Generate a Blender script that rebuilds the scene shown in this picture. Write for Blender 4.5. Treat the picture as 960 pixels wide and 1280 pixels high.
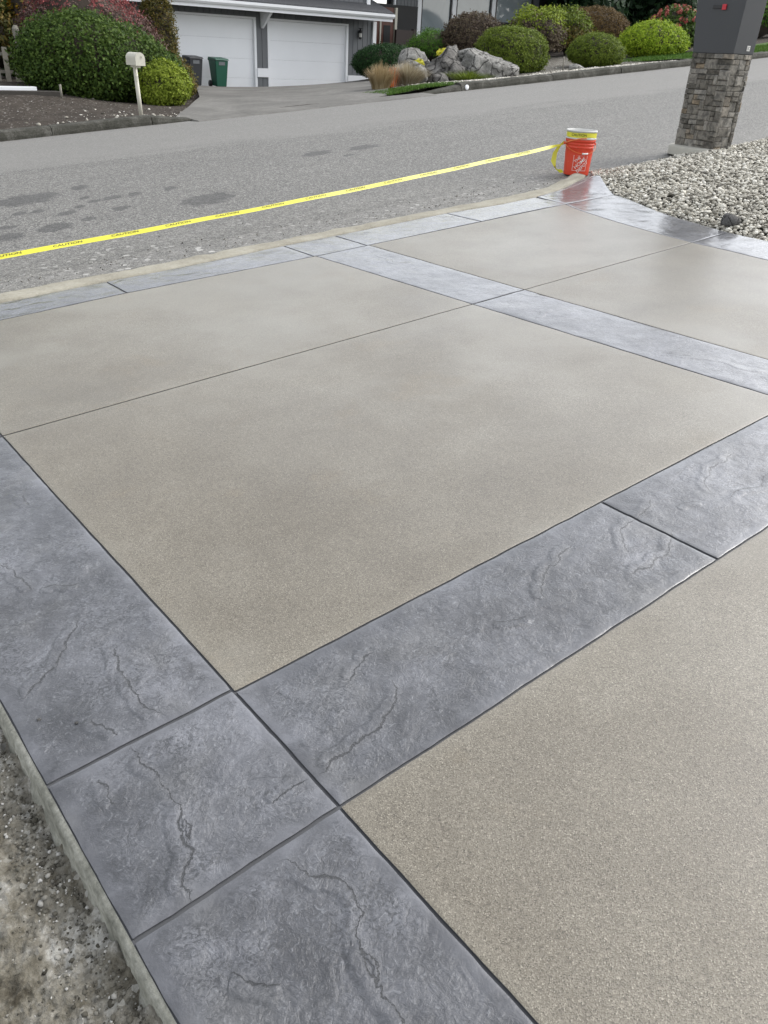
import bpy, bmesh, math, random
import numpy as np
from mathutils import Matrix, Vector, noise as mnoise

random.seed(7)
rng = np.random.default_rng(7)
scene = bpy.context.scene
COL = scene.collection
for o in list(bpy.data.objects):
    bpy.data.objects.remove(o)

# ------------------------------------------------------------------ camera
CAM_Z = 1.5037
RIGHT = Vector((0.7793195, -0.6249748, 0.0454719))
DOWN = Vector((-0.2784374, -0.4103812, -0.8683662))
FWD = Vector((0.5613678, 0.6640736, -0.4938344))
cam_data = bpy.data.cameras.new('camera')
cam = bpy.data.objects.new('camera', cam_data)
COL.objects.link(cam)
m = Matrix.Identity(4)
for i in range(3):
    m[i][0] = RIGHT[i]; m[i][1] = -DOWN[i]; m[i][2] = -FWD[i]
m[2][3] = CAM_Z
cam.matrix_world = m
cam_data.sensor_fit = 'VERTICAL'
cam_data.sensor_height = 36.0
cam_data.sensor_width = 27.0
cam_data.lens = 36.0 * 1010.0 / 1280.0
cam_data.clip_start = 0.05
cam_data.clip_end = 2000
scene.camera = cam

# ------------------------------------------------------------------ light
SUN_EL, SUN_AZ = math.radians(42), math.radians(104)   # azimuth clockwise from +Y
world = bpy.data.worlds.new('World')
scene.world = world
world.use_nodes = True
wt = world.node_tree
bg = wt.nodes['Background']
sky = wt.nodes.new('ShaderNodeTexSky')
sky.sky_type = 'NISHITA'
sky.sun_disc = False
sky.sun_elevation = SUN_EL
sky.sun_rotation = SUN_AZ
sky.air_density = 1.0
sky.dust_density = 2.0
hsv = wt.nodes.new('ShaderNodeHueSaturation')
hsv.inputs['Saturation'].default_value = 0.22          # thin even cloud
wt.links.new(sky.outputs[0], hsv.inputs['Color'])
wt.links.new(hsv.outputs[0], bg.inputs['Color'])
bg.inputs['Strength'].default_value = 0.15
sd = bpy.data.lights.new('sun', 'SUN')
sd.energy = 0.65
sd.angle = math.radians(30)
sd.color = (1.0, 0.97, 0.92)
sun = bpy.data.objects.new('sun', sd)
COL.objects.link(sun)
sdir = Vector((math.sin(SUN_AZ) * math.cos(SUN_EL), math.cos(SUN_AZ) * math.cos(SUN_EL), math.sin(SUN_EL)))
sun.rotation_euler = (-sdir).to_track_quat('-Z', 'Y').to_euler()
scene.view_settings.view_transform = 'Standard'
scene.view_settings.look = 'None'
scene.view_settings.gamma = 1.0
scene.view_settings.use_curve_mapping = False
scene.view_settings.exposure = 1.2
scene.cycles.use_denoising = True
scene.cycles.max_bounces = 6

# ------------------------------------------------------------------ node helper
class NT:
    def __init__(s, name):
        s.m = bpy.data.materials.new(name); s.m.use_nodes = True
        s.t = s.m.node_tree; s.b = s.t.nodes['Principled BSDF']
        s._pos = None
    def put(s, sock, v):
        if hasattr(v, 'is_output') or isinstance(v, bpy.types.NodeSocket): s.t.links.new(v, sock)
        elif isinstance(v, (tuple, list)) and len(v) == 3 and sock.type == 'RGBA': sock.default_value = (*v, 1)
        else: sock.default_value = v
    def pos(s):
        if s._pos is None: s._pos = s.t.nodes.new('ShaderNodeTexCoord').outputs['Object']
        return s._pos
    def scaled(s, v):
        n = s.t.nodes.new('ShaderNodeVectorMath'); n.operation = 'MULTIPLY'
        s.put(n.inputs[0], s.pos()); n.inputs[1].default_value = v
        return n.outputs[0]
    def noise(s, scale, detail=4, rough=.55, dist=0, vec=None):
        n = s.t.nodes.new('ShaderNodeTexNoise')
        s.put(n.inputs['Vector'], vec or s.pos()); n.inputs['Scale'].default_value = scale
        n.inputs['Detail'].default_value = detail; n.inputs['Roughness'].default_value = rough
        n.inputs['Distortion'].default_value = dist
        return n.outputs['Fac']
    def vor(s, scale, out='Color', feature='F1', vec=None):
        n = s.t.nodes.new('ShaderNodeTexVoronoi'); n.feature = feature
        s.put(n.inputs['Vector'], vec or s.pos()); n.inputs['Scale'].default_value = scale
        return n.outputs[out]
    def math(s, op, a, b=0, c=None, clamp=False):
        n = s.t.nodes.new('ShaderNodeMath'); n.operation = op; n.use_clamp = clamp
        s.put(n.inputs[0], a); s.put(n.inputs[1], b)
        if c is not None: s.put(n.inputs[2], c)
        return n.outputs[0]
    def rng(s, v, a, b, c=0, d=1, smooth=True):
        n = s.t.nodes.new('ShaderNodeMapRange'); n.interpolation_type = 'SMOOTHSTEP' if smooth else 'LINEAR'
        s.put(n.inputs['Value'], v)
        for k, x in zip(('From Min', 'From Max', 'To Min', 'To Max'), (a, b, c, d)): s.put(n.inputs[k], x)
        return n.outputs[0]
    def mix(s, f, a, b, mode='MIX'):
        n = s.t.nodes.new('ShaderNodeMix'); n.data_type = 'RGBA'; n.blend_type = mode
        s.put(n.inputs[0], f); s.put(n.inputs[6], a); s.put(n.inputs[7], b)
        return n.outputs[2]
    def ramp(s, f, stops, interp='LINEAR'):
        n = s.t.nodes.new('ShaderNodeValToRGB'); n.color_ramp.interpolation = interp
        e = n.color_ramp.elements
        while len(e) < len(stops): e.new(.5)
        for q, (p, c) in zip(e, stops): q.position = p; q.color = (*c, 1)
        s.put(n.inputs[0], f)
        return n.outputs[0]
    def attr(s, name):
        n = s.t.nodes.new('ShaderNodeAttribute'); n.attribute_name = name
        return n.outputs['Fac']
    def sep(s, v=None):
        n = s.t.nodes.new('ShaderNodeSeparateXYZ'); s.put(n.inputs[0], v or s.pos()); return n.outputs
    def seprgb(s, v):
        n = s.t.nodes.new('ShaderNodeSeparateColor'); s.put(n.inputs[0], v); return n.outputs
    def island(s):
        return s.t.nodes.new('ShaderNodeNewGeometry').outputs['Random Per Island']
    def objrand(s):
        return s.t.nodes.new('ShaderNodeObjectInfo').outputs['Random']
    def bump(s, h, strength=.5, dist=.01):
        n = s.t.nodes.new('ShaderNodeBump'); n.inputs['Strength'].default_value = strength
        n.inputs['Distance'].default_value = dist; s.put(n.inputs['Height'], h)
        s.t.links.new(n.outputs[0], s.b.inputs['Normal'])
    def coat(s, w, ro, h=None, st=.1):
        s.b.inputs['Coat Weight'].default_value = w; s.b.inputs['Coat Roughness'].default_value = ro
        if h is not None:
            n = s.t.nodes.new('ShaderNodeBump'); n.inputs['Strength'].default_value = st; n.inputs['Distance'].default_value = .01
            s.put(n.inputs['Height'], h); s.t.links.new(n.outputs[0], s.b.inputs['Coat Normal'])
    def out(s, color, rough=.8, spec=None, metal=None):
        s.put(s.b.inputs['Base Color'], color); s.put(s.b.inputs['Roughness'], rough)
        if spec is not None: s.b.inputs['Specular IOR Level'].default_value = spec
        if metal is not None: s.b.inputs['Metallic'].default_value = metal
        return s.m

def plain(name, c, rough=.6, var=.12, scale=6, spec=None, metal=None, bumps=0, bscale=60):
    t = NT(name)
    f = t.noise(scale, 5, .6)
    col = t.mix(f, tuple(x * (1 - var) for x in c), tuple(min(1, x * (1 + var)) for x in c))
    if bumps: t.bump(t.noise(bscale, 5, .6), bumps, .01)
    return t.out(col, rough, spec, metal)

# ---- stamped concrete
def mat_stamped():
    t = NT('stamped_concrete')
    ed = t.attr('edge_distance'); vd = t.attr('vein'); vw = t.attr('vein_width'); pg = t.attr('pigment')
    inner = t.rng(t.math('ADD', ed, t.math('MULTIPLY', t.math('SUBTRACT', t.noise(11, 4, .6), .5), .06)), .0, .05)
    big = t.noise(2.3, 4, .6); mid = t.noise(9, 5, .65, .6)
    base = t.ramp(t.math('ADD', t.math('MULTIPLY', big, .6), t.math('MULTIPLY', mid, .4)),
                  [(.37, (.042, .0435, .049)), (.50, (.091, .0935, .103)), (.63, (.162, .166, .182))])
    warm = t.rng(t.noise(4.2, 3, .5), .52, .7)
    base = t.mix(t.math('MULTIPLY', warm, .35), base, (.150, .148, .142))
    # pressed slate texture: worm-like low spots that keep the dark release powder
    worm = t.noise(62, 5, .62, 1.6)
    worm2 = t.noise(150, 3, .6, .8)
    low = t.rng(t.math('ADD', t.math('MULTIPLY', worm, .75), t.math('MULTIPLY', worm2, .25)), .505, .425)
    patch = t.rng(t.noise(7.5, 4, .6, .4), .40, .62)
    low = t.math('MULTIPLY', t.math('MULTIPLY', low, t.math('ADD', t.math('MULTIPLY', patch, .75), .25)), inner)
    hi = t.math('MULTIPLY', t.rng(worm, .56, .68), inner)
    # traced fissures
    jig = t.math('MULTIPLY', t.math('SUBTRACT', t.noise(85, 5, .65), .5), .020)
    d = t.math('ADD', vd, jig)
    ad = t.math('ABSOLUTE', d)
    brk = t.rng(t.noise(28, 2, .5), .34, .48, .45, 1)
    wv = t.math('MULTIPLY', vw, brk)
    line = t.math('SUBTRACT', 1, t.rng(ad, t.math('MULTIPLY', wv, .0007), t.math('ADD', t.math('MULTIPLY', wv, .0028), .0001)), clamp=True)
    line = t.math('MULTIPLY', line, t.rng(vw, .05, .35))
    ledge = t.math('MULTIPLY', t.rng(d, -.012, .012), t.rng(vw, .1, .8))
    # pressed slate ledges: one-sided steps along wandering contours
    hn = t.noise(3.4, 8, .58, .7)
    saw = t.math('FRACT', t.math('MULTIPLY', hn, 9))
    hmask = t.math('MULTIPLY', t.rng(t.noise(4.1, 3, .55), .40, .56), inner)
    hair = t.math('MULTIPLY', t.math('SUBTRACT', 1, t.rng(saw, .02, .10), clamp=True), hmask)
    hn2 = t.noise(15, 6, .6, 1.0)
    saw2 = t.math('FRACT', t.math('MULTIPLY', hn2, 6))
    hair2 = t.math('MULTIPLY', t.math('SUBTRACT', 1, t.rng(saw2, .02, .16), clamp=True), t.math('MULTIPLY', patch, inner))
    col = t.mix(t.math('MULTIPLY', low, .80), base, (.034, .0355, .039))
    col = t.mix(t.math('MULTIPLY', hi, .38), col, (.26, .27, .285))
    col = t.mix(t.math('MULTIPLY', hair, .68), col, (.042, .044, .049))
    col = t.mix(t.math('MULTIPLY', hair2, .55), col, (.042, .044, .049))
    halo = t.math('MULTIPLY', t.math('SUBTRACT', 1, t.rng(ad, .0, .028), clamp=True), t.rng(vw, .1, .8))
    col = t.mix(t.math('MULTIPLY', halo, .22), col, (.07, .073, .082))
    col = t.mix(t.math('MULTIPLY', line, .92), col, (.018, .019, .021))
    pm = t.math('MULTIPLY', pg, t.rng(t.math('ADD', t.math('MULTIPLY', worm, .5), t.math('MULTIPLY', mid, .5)), .56, .44))
    col = t.mix(t.math('MULTIPLY', pm, .85), col, (.035, .034, .036))
    h = t.math('ADD', t.math('MULTIPLY', worm, .5), t.math('MULTIPLY', ledge, .8))
    h = t.math('ADD', h, t.math('ADD', t.math('MULTIPLY', t.math('MULTIPLY', saw, hmask), .55), t.math('MULTIPLY', saw2, .28)))
    h = t.math('SUBTRACT', h, t.math('MULTIPLY', line, 1.0))
    h = t.math('ADD', t.math('MULTIPLY', h, t.math('ADD', t.math('MULTIPLY', inner, .9), .1)), t.math('MULTIPLY', mid, .8))
    t.bump(h, .85, .007)
    t.coat(1.0, .13, t.math('ADD', t.math('MULTIPLY', worm, .6), mid), .11)
    ro = t.rng(t.noise(5, 4, .6), .3, .7, .34, .50)
    return t.out(col, ro, .5)

def mat_aggregate():
    t = NT('exposed_sand_aggregate')
    ed = t.attr('edge_distance')
    r = t.seprgb(t.vor(400))
    grain = t.ramp(r[0], [(0, (.068, .058, .041)), (.15, (.123, .108, .080)), (.5, (.163, .146, .112)),
                          (.82, (.203, .185, .145)), (.95, (.25, .230, .188)), (1, (.34, .318, .262))])
    r2 = t.seprgb(t.vor(190))
    grain = t.mix(t.math('MULTIPLY', t.rng(r2[1], .84, .9), .55), grain, t.mix(r2[0], (.070, .058, .043), (.26, .238, .190)))
    big = t.noise(.75, 4, .55, .4); mid = t.noise(3.2, 5, .62)
    tone = t.math('ADD', t.math('MULTIPLY', big, .5), t.math('MULTIPLY', mid, .5))
    col = t.mix(1, grain, t.ramp(tone, [(.36, (.80, .77, .73)), (.50, (.97, .95, .92)), (.62, (1.14, 1.14, 1.14))]), 'MULTIPLY')
    # soft sky sheen painted in as pale cloudy patches, and damp brown spots
    sheen = t.rng(t.math('ADD', t.math('MULTIPLY', t.noise(.62, 3, .5, .6), .75), t.math('MULTIPLY', t.noise(2.4, 4, .6), .25)), .46, .60)
    col = t.mix(t.math('MULTIPLY', sheen, .42), col, (.258, .241, .200))
    rust = t.rng(t.noise(2.1, 5, .65, .3), .56, .70)
    col = t.mix(t.math('MULTIPLY', rust, .30), col, t.mix(1, grain, (1.0, .86, .66), 'MULTIPLY'))
    rim = t.math('SUBTRACT', 1, t.rng(t.math('ADD', ed, t.math('MULTIPLY', t.math('SUBTRACT', mid, .5), .06)), .004, .05), clamp=True)
    col = t.mix(t.math('MULTIPLY', rim, .14), col, (.28, .258, .208))
    h = t.math('ADD', t.vor(400, 'Distance'), t.math('MULTIPLY', t.vor(190, 'Distance'), .5))
    t.bump(h, .32, .002)
    t.coat(.6, .29)
    ro = t.rng(t.noise(1.4, 3, .5), .35, .65, .38, .55)
    return t.out(col, ro, .5)

def mat_asphalt():
    t = NT('asphalt')
    st = t.attr('stain')
    r = t.seprgb(t.vor(120)); r2 = t.seprgb(t.vor(48))
    col = t.ramp(r[0], [(0, (.060, .059, .056)), (.35, (.122, .120, .113)), (.75, (.192, .186, .172)), (1, (.38, .370, .345))])
    col = t.mix(t.math('MULTIPLY', t.rng(r2[2], .70, .85), .6), col, t.mix(r2[0], (.06, .06, .058), (.34, .335, .32)))
    y = t.sep()[1]
    mid = t.noise(1.3, 5, .62, .4); streak = t.noise(1.0, 4, .6, .3, t.scaled((.45, 2.4, 1)))
    lane = t.rng(t.math('ADD', y, t.math('MULTIPLY', t.math('SUBTRACT', streak, .5), 1.6)), 10.1, 10.8)
    col = t.mix(1, col, t.mix(streak, (.82, .82, .82), (1.12, 1.12, 1.1)), 'MULTIPLY')
    col = t.mix(t.math('MULTIPLY', lane, .5), col, (.230, .224, .209))
    # old dusty smears near the gutter
    gut = t.math('SUBTRACT', 1, t.rng(t.math('ADD', y, t.math('MULTIPLY', t.math('SUBTRACT', mid, .5), 1.2)), 5.8, 7.0), clamp=True)
    fl = t.noise(9, 7, .72, .8, t.scaled((.8, 1.6, 1)))
    dust = t.math('MULTIPLY', t.rng(fl, .50, .66), gut)
    col = t.mix(t.math('MULTIPLY', gut, .22), col, (.205, .198, .182))
    col = t.mix(t.math('MULTIPLY', dust, .42), col, (.34, .33, .305))
    chips = t.math('MULTIPLY', t.rng(t.seprgb(t.vor(30))[1], .94, .97), t.math('MULTIPLY', gut, t.rng(mid, .45, .6)))
    col = t.mix(t.math('MULTIPLY', chips, .8), col, (.5, .49, .46))
    # oil and old patch spots
    n = t.math('MULTIPLY', t.math('SUBTRACT', t.noise(9, 6, .7), .5), 1.9)
    spot = t.rng(t.math('ADD', st, n), -.08, .22)
    col = t.mix(t.math('MULTIPLY', spot, .58), col, (.045, .045, .045))
    t.bump(t.math('ADD', t.vor(120, 'Distance'), t.math('MULTIPLY', t.noise(30, 4, .6), .4)), .40, .005)
    return t.out(col, .72, .35)

def mat_soil(name, cols, peb=(.42, .41, .37), bias=.80, rough=.95, sc=1.0):
    t = NT(name)
    a = t.noise(5 * sc, 6, .68, .5); b = t.noise(38 * sc, 5, .65)
    col = t.ramp(t.math('ADD', t.math('MULTIPLY', a, .65), t.math('MULTIPLY', b, .35)), cols)
    r = t.seprgb(t.vor(70 * sc))
    col = t.mix(t.rng(r[1], bias, bias + .05), col, t.mix(r[0], tuple(x * .35 for x in peb), peb))
    t.bump(t.math('ADD', t.noise(24 * sc, 6, .7), t.math('MULTIPLY', t.vor(70 * sc, 'Distance'), .4)), .8, .02)
    return t.out(col, rough, .2)

def mat_leaf(name, stops, rough=.62):
    t = NT(name)
    i = t.island()
    v = t.math('ADD', t.math('MULTIPLY', i, .6), t.math('MULTIPLY', t.noise(1.6, 3, .6), .4))
    col = t.ramp(v, stops)
    m = t.out(col, rough, .16)
    tr = t.t.nodes.new('ShaderNodeBsdfTranslucent'); t.put(tr.inputs['Color'], col)
    mx = t.t.nodes.new('ShaderNodeMixShader'); mx.inputs[0].default_value = .22
    o = t.t.nodes['Material Output']
    t.t.links.new(t.b.outputs[0], mx.inputs[1]); t.t.links.new(tr.outputs[0], mx.inputs[2]); t.t.links.new(mx.outputs[0], o.inputs[0])
    return m

def leafmat(name, lo, mid, hi):
    return mat_leaf(name, [(.12, lo), (.5, mid), (.88, hi)])

def mat_rock(name, a, b, c, sc=4):
    t = NT(name)
    n = t.noise(sc, 7, .68, .6); n2 = t.noise(sc * 6, 6, .7)
    col = t.ramp(t.math('ADD', t.math('MULTIPLY', n, .6), t.math('MULTIPLY', n2, .4)), [(.34, a), (.5, b), (.66, c)])
    cr = t.vor(sc * .9, 'Distance', 'DISTANCE_TO_EDGE', t.scaled((1, 1.3, .8)))
    crk = t.math('SUBTRACT', 1, t.rng(t.math('ADD', cr, t.math('MULTIPLY', t.math('SUBTRACT', n2, .5), .12)), .0, .05), clamp=True)
    col = t.mix(t.math('MULTIPLY', crk, .7), col, tuple(x * .4 for x in a))
    t.bump(t.math('SUBTRACT', t.math('ADD', n, n2), crk), .9, .05)
    return t.out(col, .9, .25)

MAT = {}
MAT['stamped'] = mat_stamped()
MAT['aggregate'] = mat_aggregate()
MAT['asphalt'] = mat_asphalt()
MAT['joint'] = plain('dark_joint', (.075, .077, .082), .7, .3, 20)
t = NT('raw_concrete_edge')
n1 = t.noise(9, 6, .65, .4, t.scaled((1, 1, 2.5))); n2 = t.noise(60, 5, .7)
c = t.ramp(t.math('ADD', t.math('MULTIPLY', n1, .6), t.math('MULTIPLY', n2, .4)), [(.34, (.12, .12, .098)), (.5, (.25, .248, .210)), (.64, (.40, .395, .345))])
t.bump(t.math('ADD', n1, n2), .6, .008)
MAT['raw'] = t.out(c, .85, .3)
t = NT('concrete_lip')
n1 = t.noise(3, 6, .7, .3); n2 = t.noise(60, 5, .7)
c = t.ramp(t.math('ADD', t.math('MULTIPLY', n1, .6), t.math('MULTIPLY', n2, .4)), [(.30, (.15, .137, .108)), (.48, (.30, .28, .225)), (.68, (.42, .40, .335))])
t.bump(n2, .5, .006)
MAT['lip'] = t.out(c, .8, .3)
MAT['soil_near'] = mat_soil('disturbed_soil', [(.35, (.054, .047, .034)), (.44, (.135, .123, .096)), (.52, (.225, .212, .178)), (.61, (.42, .41, .375))], bias=.95)
MAT['soil_far'] = mat_soil('dark_bed_soil', [(.30, (.022, .018, .014)), (.5, (.050, .041, .033)), (.72, (.085, .072, .060))], peb=(.30, .28, .25), bias=.93, sc=.55)
MAT['bed_right'] = mat_soil('stony_bed', [(.30, (.06, .053, .042)), (.5, (.125, .115, .095)), (.72, (.24, .225, .195))], bias=.75, sc=.5)
MAT['gravel_bed'] = mat_soil('gravel_fines', [(.3, (.015, .014, .012)), (.5, (.03, .029, .025)), (.7, (.06, .058, .05))], bias=.9)
t = NT('old_driveway_concrete')
n1 = t.noise(.8, 6, .65, .5); n2 = t.noise(14, 6, .7)
c = t.ramp(t.math('ADD', t.math('MULTIPLY', n1, .65), t.math('MULTIPLY', n2, .35)), [(.32, (.085, .082, .075)), (.5, (.145, .140, .128)), (.68, (.22, .213, .195))])
t.bump(n2, .4, .01)
MAT['old_drive'] = t.out(c, .85, .3)
t = NT('mossy_kerb')
n1 = t.noise(3.5, 6, .7, .4); n2 = t.noise(40, 5, .7)
c = t.ramp(t.math('ADD', t.math('MULTIPLY', n1, .6), t.math('MULTIPLY', n2, .4)), [(.36, (.022, .023, .016)), (.52, (.062, .060, .050)), (.70, (.16, .155, .138))])
t.bump(n2, .6, .012)
MAT['kerb'] = t.out(c, .9, .25)

# pebbles / stones
t = NT('pea_gravel')
i = t.island(); n2 = t.noise(50, 4, .6)
c = t.ramp(i, [(0, (.13, .12, .10)), (.15, (.27, .252, .21)), (.4, (.50, .472, .40)), (.75, (.68, .65, .565)), (1, (.80, .775, .70))])
c = t.mix(t.math('MULTIPLY', n2, .28), c, (.24, .225, .19))
MAT['pebble'] = t.out(c, .75, .35)
t = NT('soil_crumbs')
i = t.island()
c = t.ramp(i, [(0, (.05, .046, .036)), (.5, (.13, .122, .10)), (.8, (.24, .23, .20)), (1, (.50, .49, .46))])
MAT['crumb'] = t.out(c, .9, .2)
MAT['boulder_dark'] = mat_rock('grey_boulder', (.055, .052, .048), (.155, .148, .138), (.29, .28, .26), 3)
MAT['boulder'] = mat_rock('pale_boulder', (.10, .098, .09), (.255, .25, .232), (.42, .41, .385), 3.2)
MAT['darkstone'] = mat_rock('dark_stone', (.12, .116, .11), (.18, .175, .168), (.26, .254, .246), 12)
# ledgestone on the pillar
t = NT('ledge_stone')
rnd = t.objrand(); n1 = t.noise(14, 6, .7, .6); n2 = t.noise(70, 5, .7)
c = t.ramp(rnd, [(0, (.105, .098, .085)), (.3, (.170, .160, .140)), (.6, (.220, .208, .184)), (.80, (.30, .288, .262)), (.955, (.27, .215, .15)), (1, (.33, .31, .27))])
c = t.mix(t.rng(n1, .35, .65), t.mix(1, c, (.52, .52, .52), 'MULTIPLY'), t.mix(1, c, (1.25, 1.22, 1.18), 'MULTIPLY'))
t.bump(t.math('ADD', n1, t.math('MULTIPLY', n2, .5)), .9, .02)
MAT['ledge'] = t.out(c, .85, .3)
MAT['mortar'] = plain('dark_mortar', (.045, .042, .037), .95, .25, 30)
MAT['pad'] = plain('pale_concrete_pad', (.42, .405, .35), .85, .15, 8, bumps=.3)
MAT['charcoal'] = plain('charcoal_powder_coat', (.056, .058, .062), .5, .06, 3, spec=.4)
MAT['red'] = plain('red_plastic', (.50, .02, .035), .4, .05)
MAT['white'] = plain('white_paint', (.80, .815, .83), .5, .04, 2)
MAT['offwhite'] = plain('cream_paint', (.58, .56, .47), .55, .10, 6)
MAT['siding'] = plain('grey_siding_paint', (.135, .143, .15), .65, .08, 2, bumps=.15, bscale=25)
t = NT('roof_shingle')
u = t.noise(14, 5, .7, 0, t.scaled((1, 3, 3))); cells = t.seprgb(t.vor(5, vec=t.scaled((1.2, 3.4, 1.0))))
c = t.mix(t.math('MULTIPLY', cells[0], .5), t.ramp(u, [(.3, (.055, .057, .062)), (.7, (.13, .133, .14))]), (.10, .103, .11))
t.bump(u, .6, .02)
MAT['shingle'] = t.out(c, .9, .2)
MAT['dark'] = plain('dark_recess', (.02, .02, .02), .7, .2)
MAT['brown_door'] = plain('red_brown_wood', (.10, .030, .016), .45, .25, 8)
MAT['dark_brown'] = plain('dark_brown_wood', (.028, .017, .013), .6, .25, 8)
MAT['black_metal'] = plain('black_metal', (.015, .015, .016), .4, .1)
t = NT('window_glass')
n1 = t.noise(.8, 4, .6, .8)
MAT['glass'] = t.out(t.mix(n1, (.16, .19, .205), (.34, .385, .40)), .06, .9)  # mottled blue-grey base colour stands in for reflected sky and curtains
MAT['lampglass'] = plain('lantern_glass', (.5, .5, .47), .15, .05)
MAT['bin_black'] = plain('black_bin_plastic', (.030, .032, .036), .5, .1)
MAT['bin_green'] = plain('green_bin_plastic', (.010, .085, .050), .45, .1)
t = NT('orange_plastic')
sc_ = t.rng(t.noise(26, 6, .7, .5, t.scaled((1, 1, 2.2))), .58, .68)
c = t.mix(t.noise(9, 4, .6), (.58, .045, .018), (.66, .062, .022))
MAT['orange'] = t.out(t.mix(t.math('MULTIPLY', sc_, .35), c, (.55, .30, .22)), .45, .45)
MAT['orange_cord'] = plain('orange_cord', (.72, .20, .05), .5, .06, 8)
MAT['bucket_white'] = plain('dirty_white_plastic', (.56, .56, .53), .45, .12, 8)
t = NT('yellow_tape')
MAT['tape'] = t.out(t.mix(t.noise(6, 3, .5), (.60, .56, .03), (.72, .68, .06)), .35, .5)
MAT['ink'] = plain('black_print', (.02, .02, .02), .6, .05)
MAT['print_white'] = plain('white_print', (.72, .70, .66), .5, .05)
MAT['wood'] = plain('grey_weathered_wood', (.23, .215, .18), .9, .3, 14, bumps=.5)
MAT['timber'] = plain('dark_timber', (.045, .040, .034), .9, .3, 10, bumps=.5)
MAT['bark'] = plain('bark', (.055, .043, .033), .95, .35, 12, bumps=.8, bscale=18)
t = NT('lawn_base'); MAT['lawn'] = t.out(t.mix(t.noise(3, 4, .6), (.045, .095, .018), (.085, .15, .03)), .9, .2)
t = NT('wooded_ground'); MAT['terrain'] = t.out(t.mix(t.noise(.5, 5, .6), (.03, .04, .018), (.07, .075, .04)), .95, .2)
MAT['grass'] = leafmat('grass_blade', (.04, .085, .015), (.075, .15, .025), (.13, .21, .045))
MAT['straw'] = leafmat('straw_blade', (.20, .14, .065), (.34, .26, .14), (.50, .41, .26))
MAT['straw_pale'] = leafmat('pale_straw_blade', (.22, .18, .11), (.38, .33, .23), (.54, .49, .38))
MAT['lf_dark'] = leafmat('deep_green_leaf', (.018, .038, .008), (.055, .098, .016), (.115, .172, .036))
MAT['lf_darker'] = leafmat('blackish_green_leaf', (0.0078, 0.0224, 0.0081), (0.021, 0.056, 0.0164), (0.042, 0.091, 0.0277))
MAT['lf_olive'] = leafmat('olive_green_leaf', (0.0522, 0.0789, 0.0104), (0.1305, 0.1812, 0.0235), (0.2175, 0.2755, 0.0418))
MAT['lf_yellow'] = leafmat('yellow_green_leaf', (0.078, 0.1144, 0.0112), (0.2015, 0.2665, 0.0257), (0.364, 0.429, 0.0644))
MAT['lf_lime'] = leafmat('lime_leaf', (0.0936, 0.156, 0.0094), (0.2405, 0.351, 0.0234), (0.429, 0.52, 0.0468))
MAT['lf_mid'] = leafmat('mid_green_leaf', (0.0255, 0.0696, 0.0104), (0.0798, 0.1812, 0.0235), (0.145, 0.2755, 0.0457))
MAT['lf_brown'] = leafmat('russet_leaf', (0.0486, 0.0324, 0.0136), (0.1283, 0.0837, 0.034), (0.2025, 0.135, 0.0547))
MAT['lf_purple'] = leafmat('purple_brown_leaf', (0.0416, 0.0291, 0.0225), (0.1105, 0.0806, 0.0585), (0.169, 0.143, 0.0819))
MAT['lf_red'] = leafmat('rose_red_leaf', (0.09, 0.036, 0.0346), (0.255, 0.072, 0.0743), (0.45, 0.1425, 0.1283))
MAT['lf_mauve'] = leafmat('mauve_leaf', (0.0728, 0.047, 0.0423), (0.175, 0.112, 0.0983), (0.266, 0.182, 0.1575))
MAT['lf_rust'] = leafmat('rust_green_leaf', (0.036, 0.042, 0.0108), (0.105, 0.0975, 0.0243), (0.21, 0.1425, 0.0378))
MAT['lf_gold'] = leafmat('gold_leaf', (.25, .13, .01), (.42, .24, .02), (.55, .36, .04))
MAT['lf_flower'] = leafmat('yellow_flower', (.42, .40, .03), (.66, .62, .06), (.80, .76, .16))
MAT['lf_pink'] = leafmat('pink_bloom', (.22, .050, .045), (.42, .115, .10), (.55, .25, .19))
MAT['lf_orange'] = leafmat('orange_leaf', (.40, .10, .03), (.60, .17, .05), (.70, .28, .10))
MAT['lf_conifer'] = leafmat('conifer_leaf', (0.0058, 0.0144, 0.0069), (0.0156, 0.0384, 0.0151), (0.0312, 0.066, 0.0238))

# ------------------------------------------------------------------ object helpers
def tag(o, label=None, cat=None, group=None, kind=None):
    if label: o['label'] = label
    if cat: o['category'] = cat
    if group: o['group'] = group
    if kind: o['kind'] = kind
    return o

def empty(name, loc, label=None, cat=None, group=None, kind=None):
    o = bpy.data.objects.new(name, None); COL.objects.link(o)
    o.location = loc; o.empty_display_size = .2
    return tag(o, label, cat, group, kind)

def adopt(o, parent):
    if parent is None: return o
    o.parent = parent
    w = Matrix.Translation(parent.location) if parent.type == 'EMPTY' else Matrix.Identity(4)
    o.matrix_parent_inverse = w.inverted()
    return o

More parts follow.
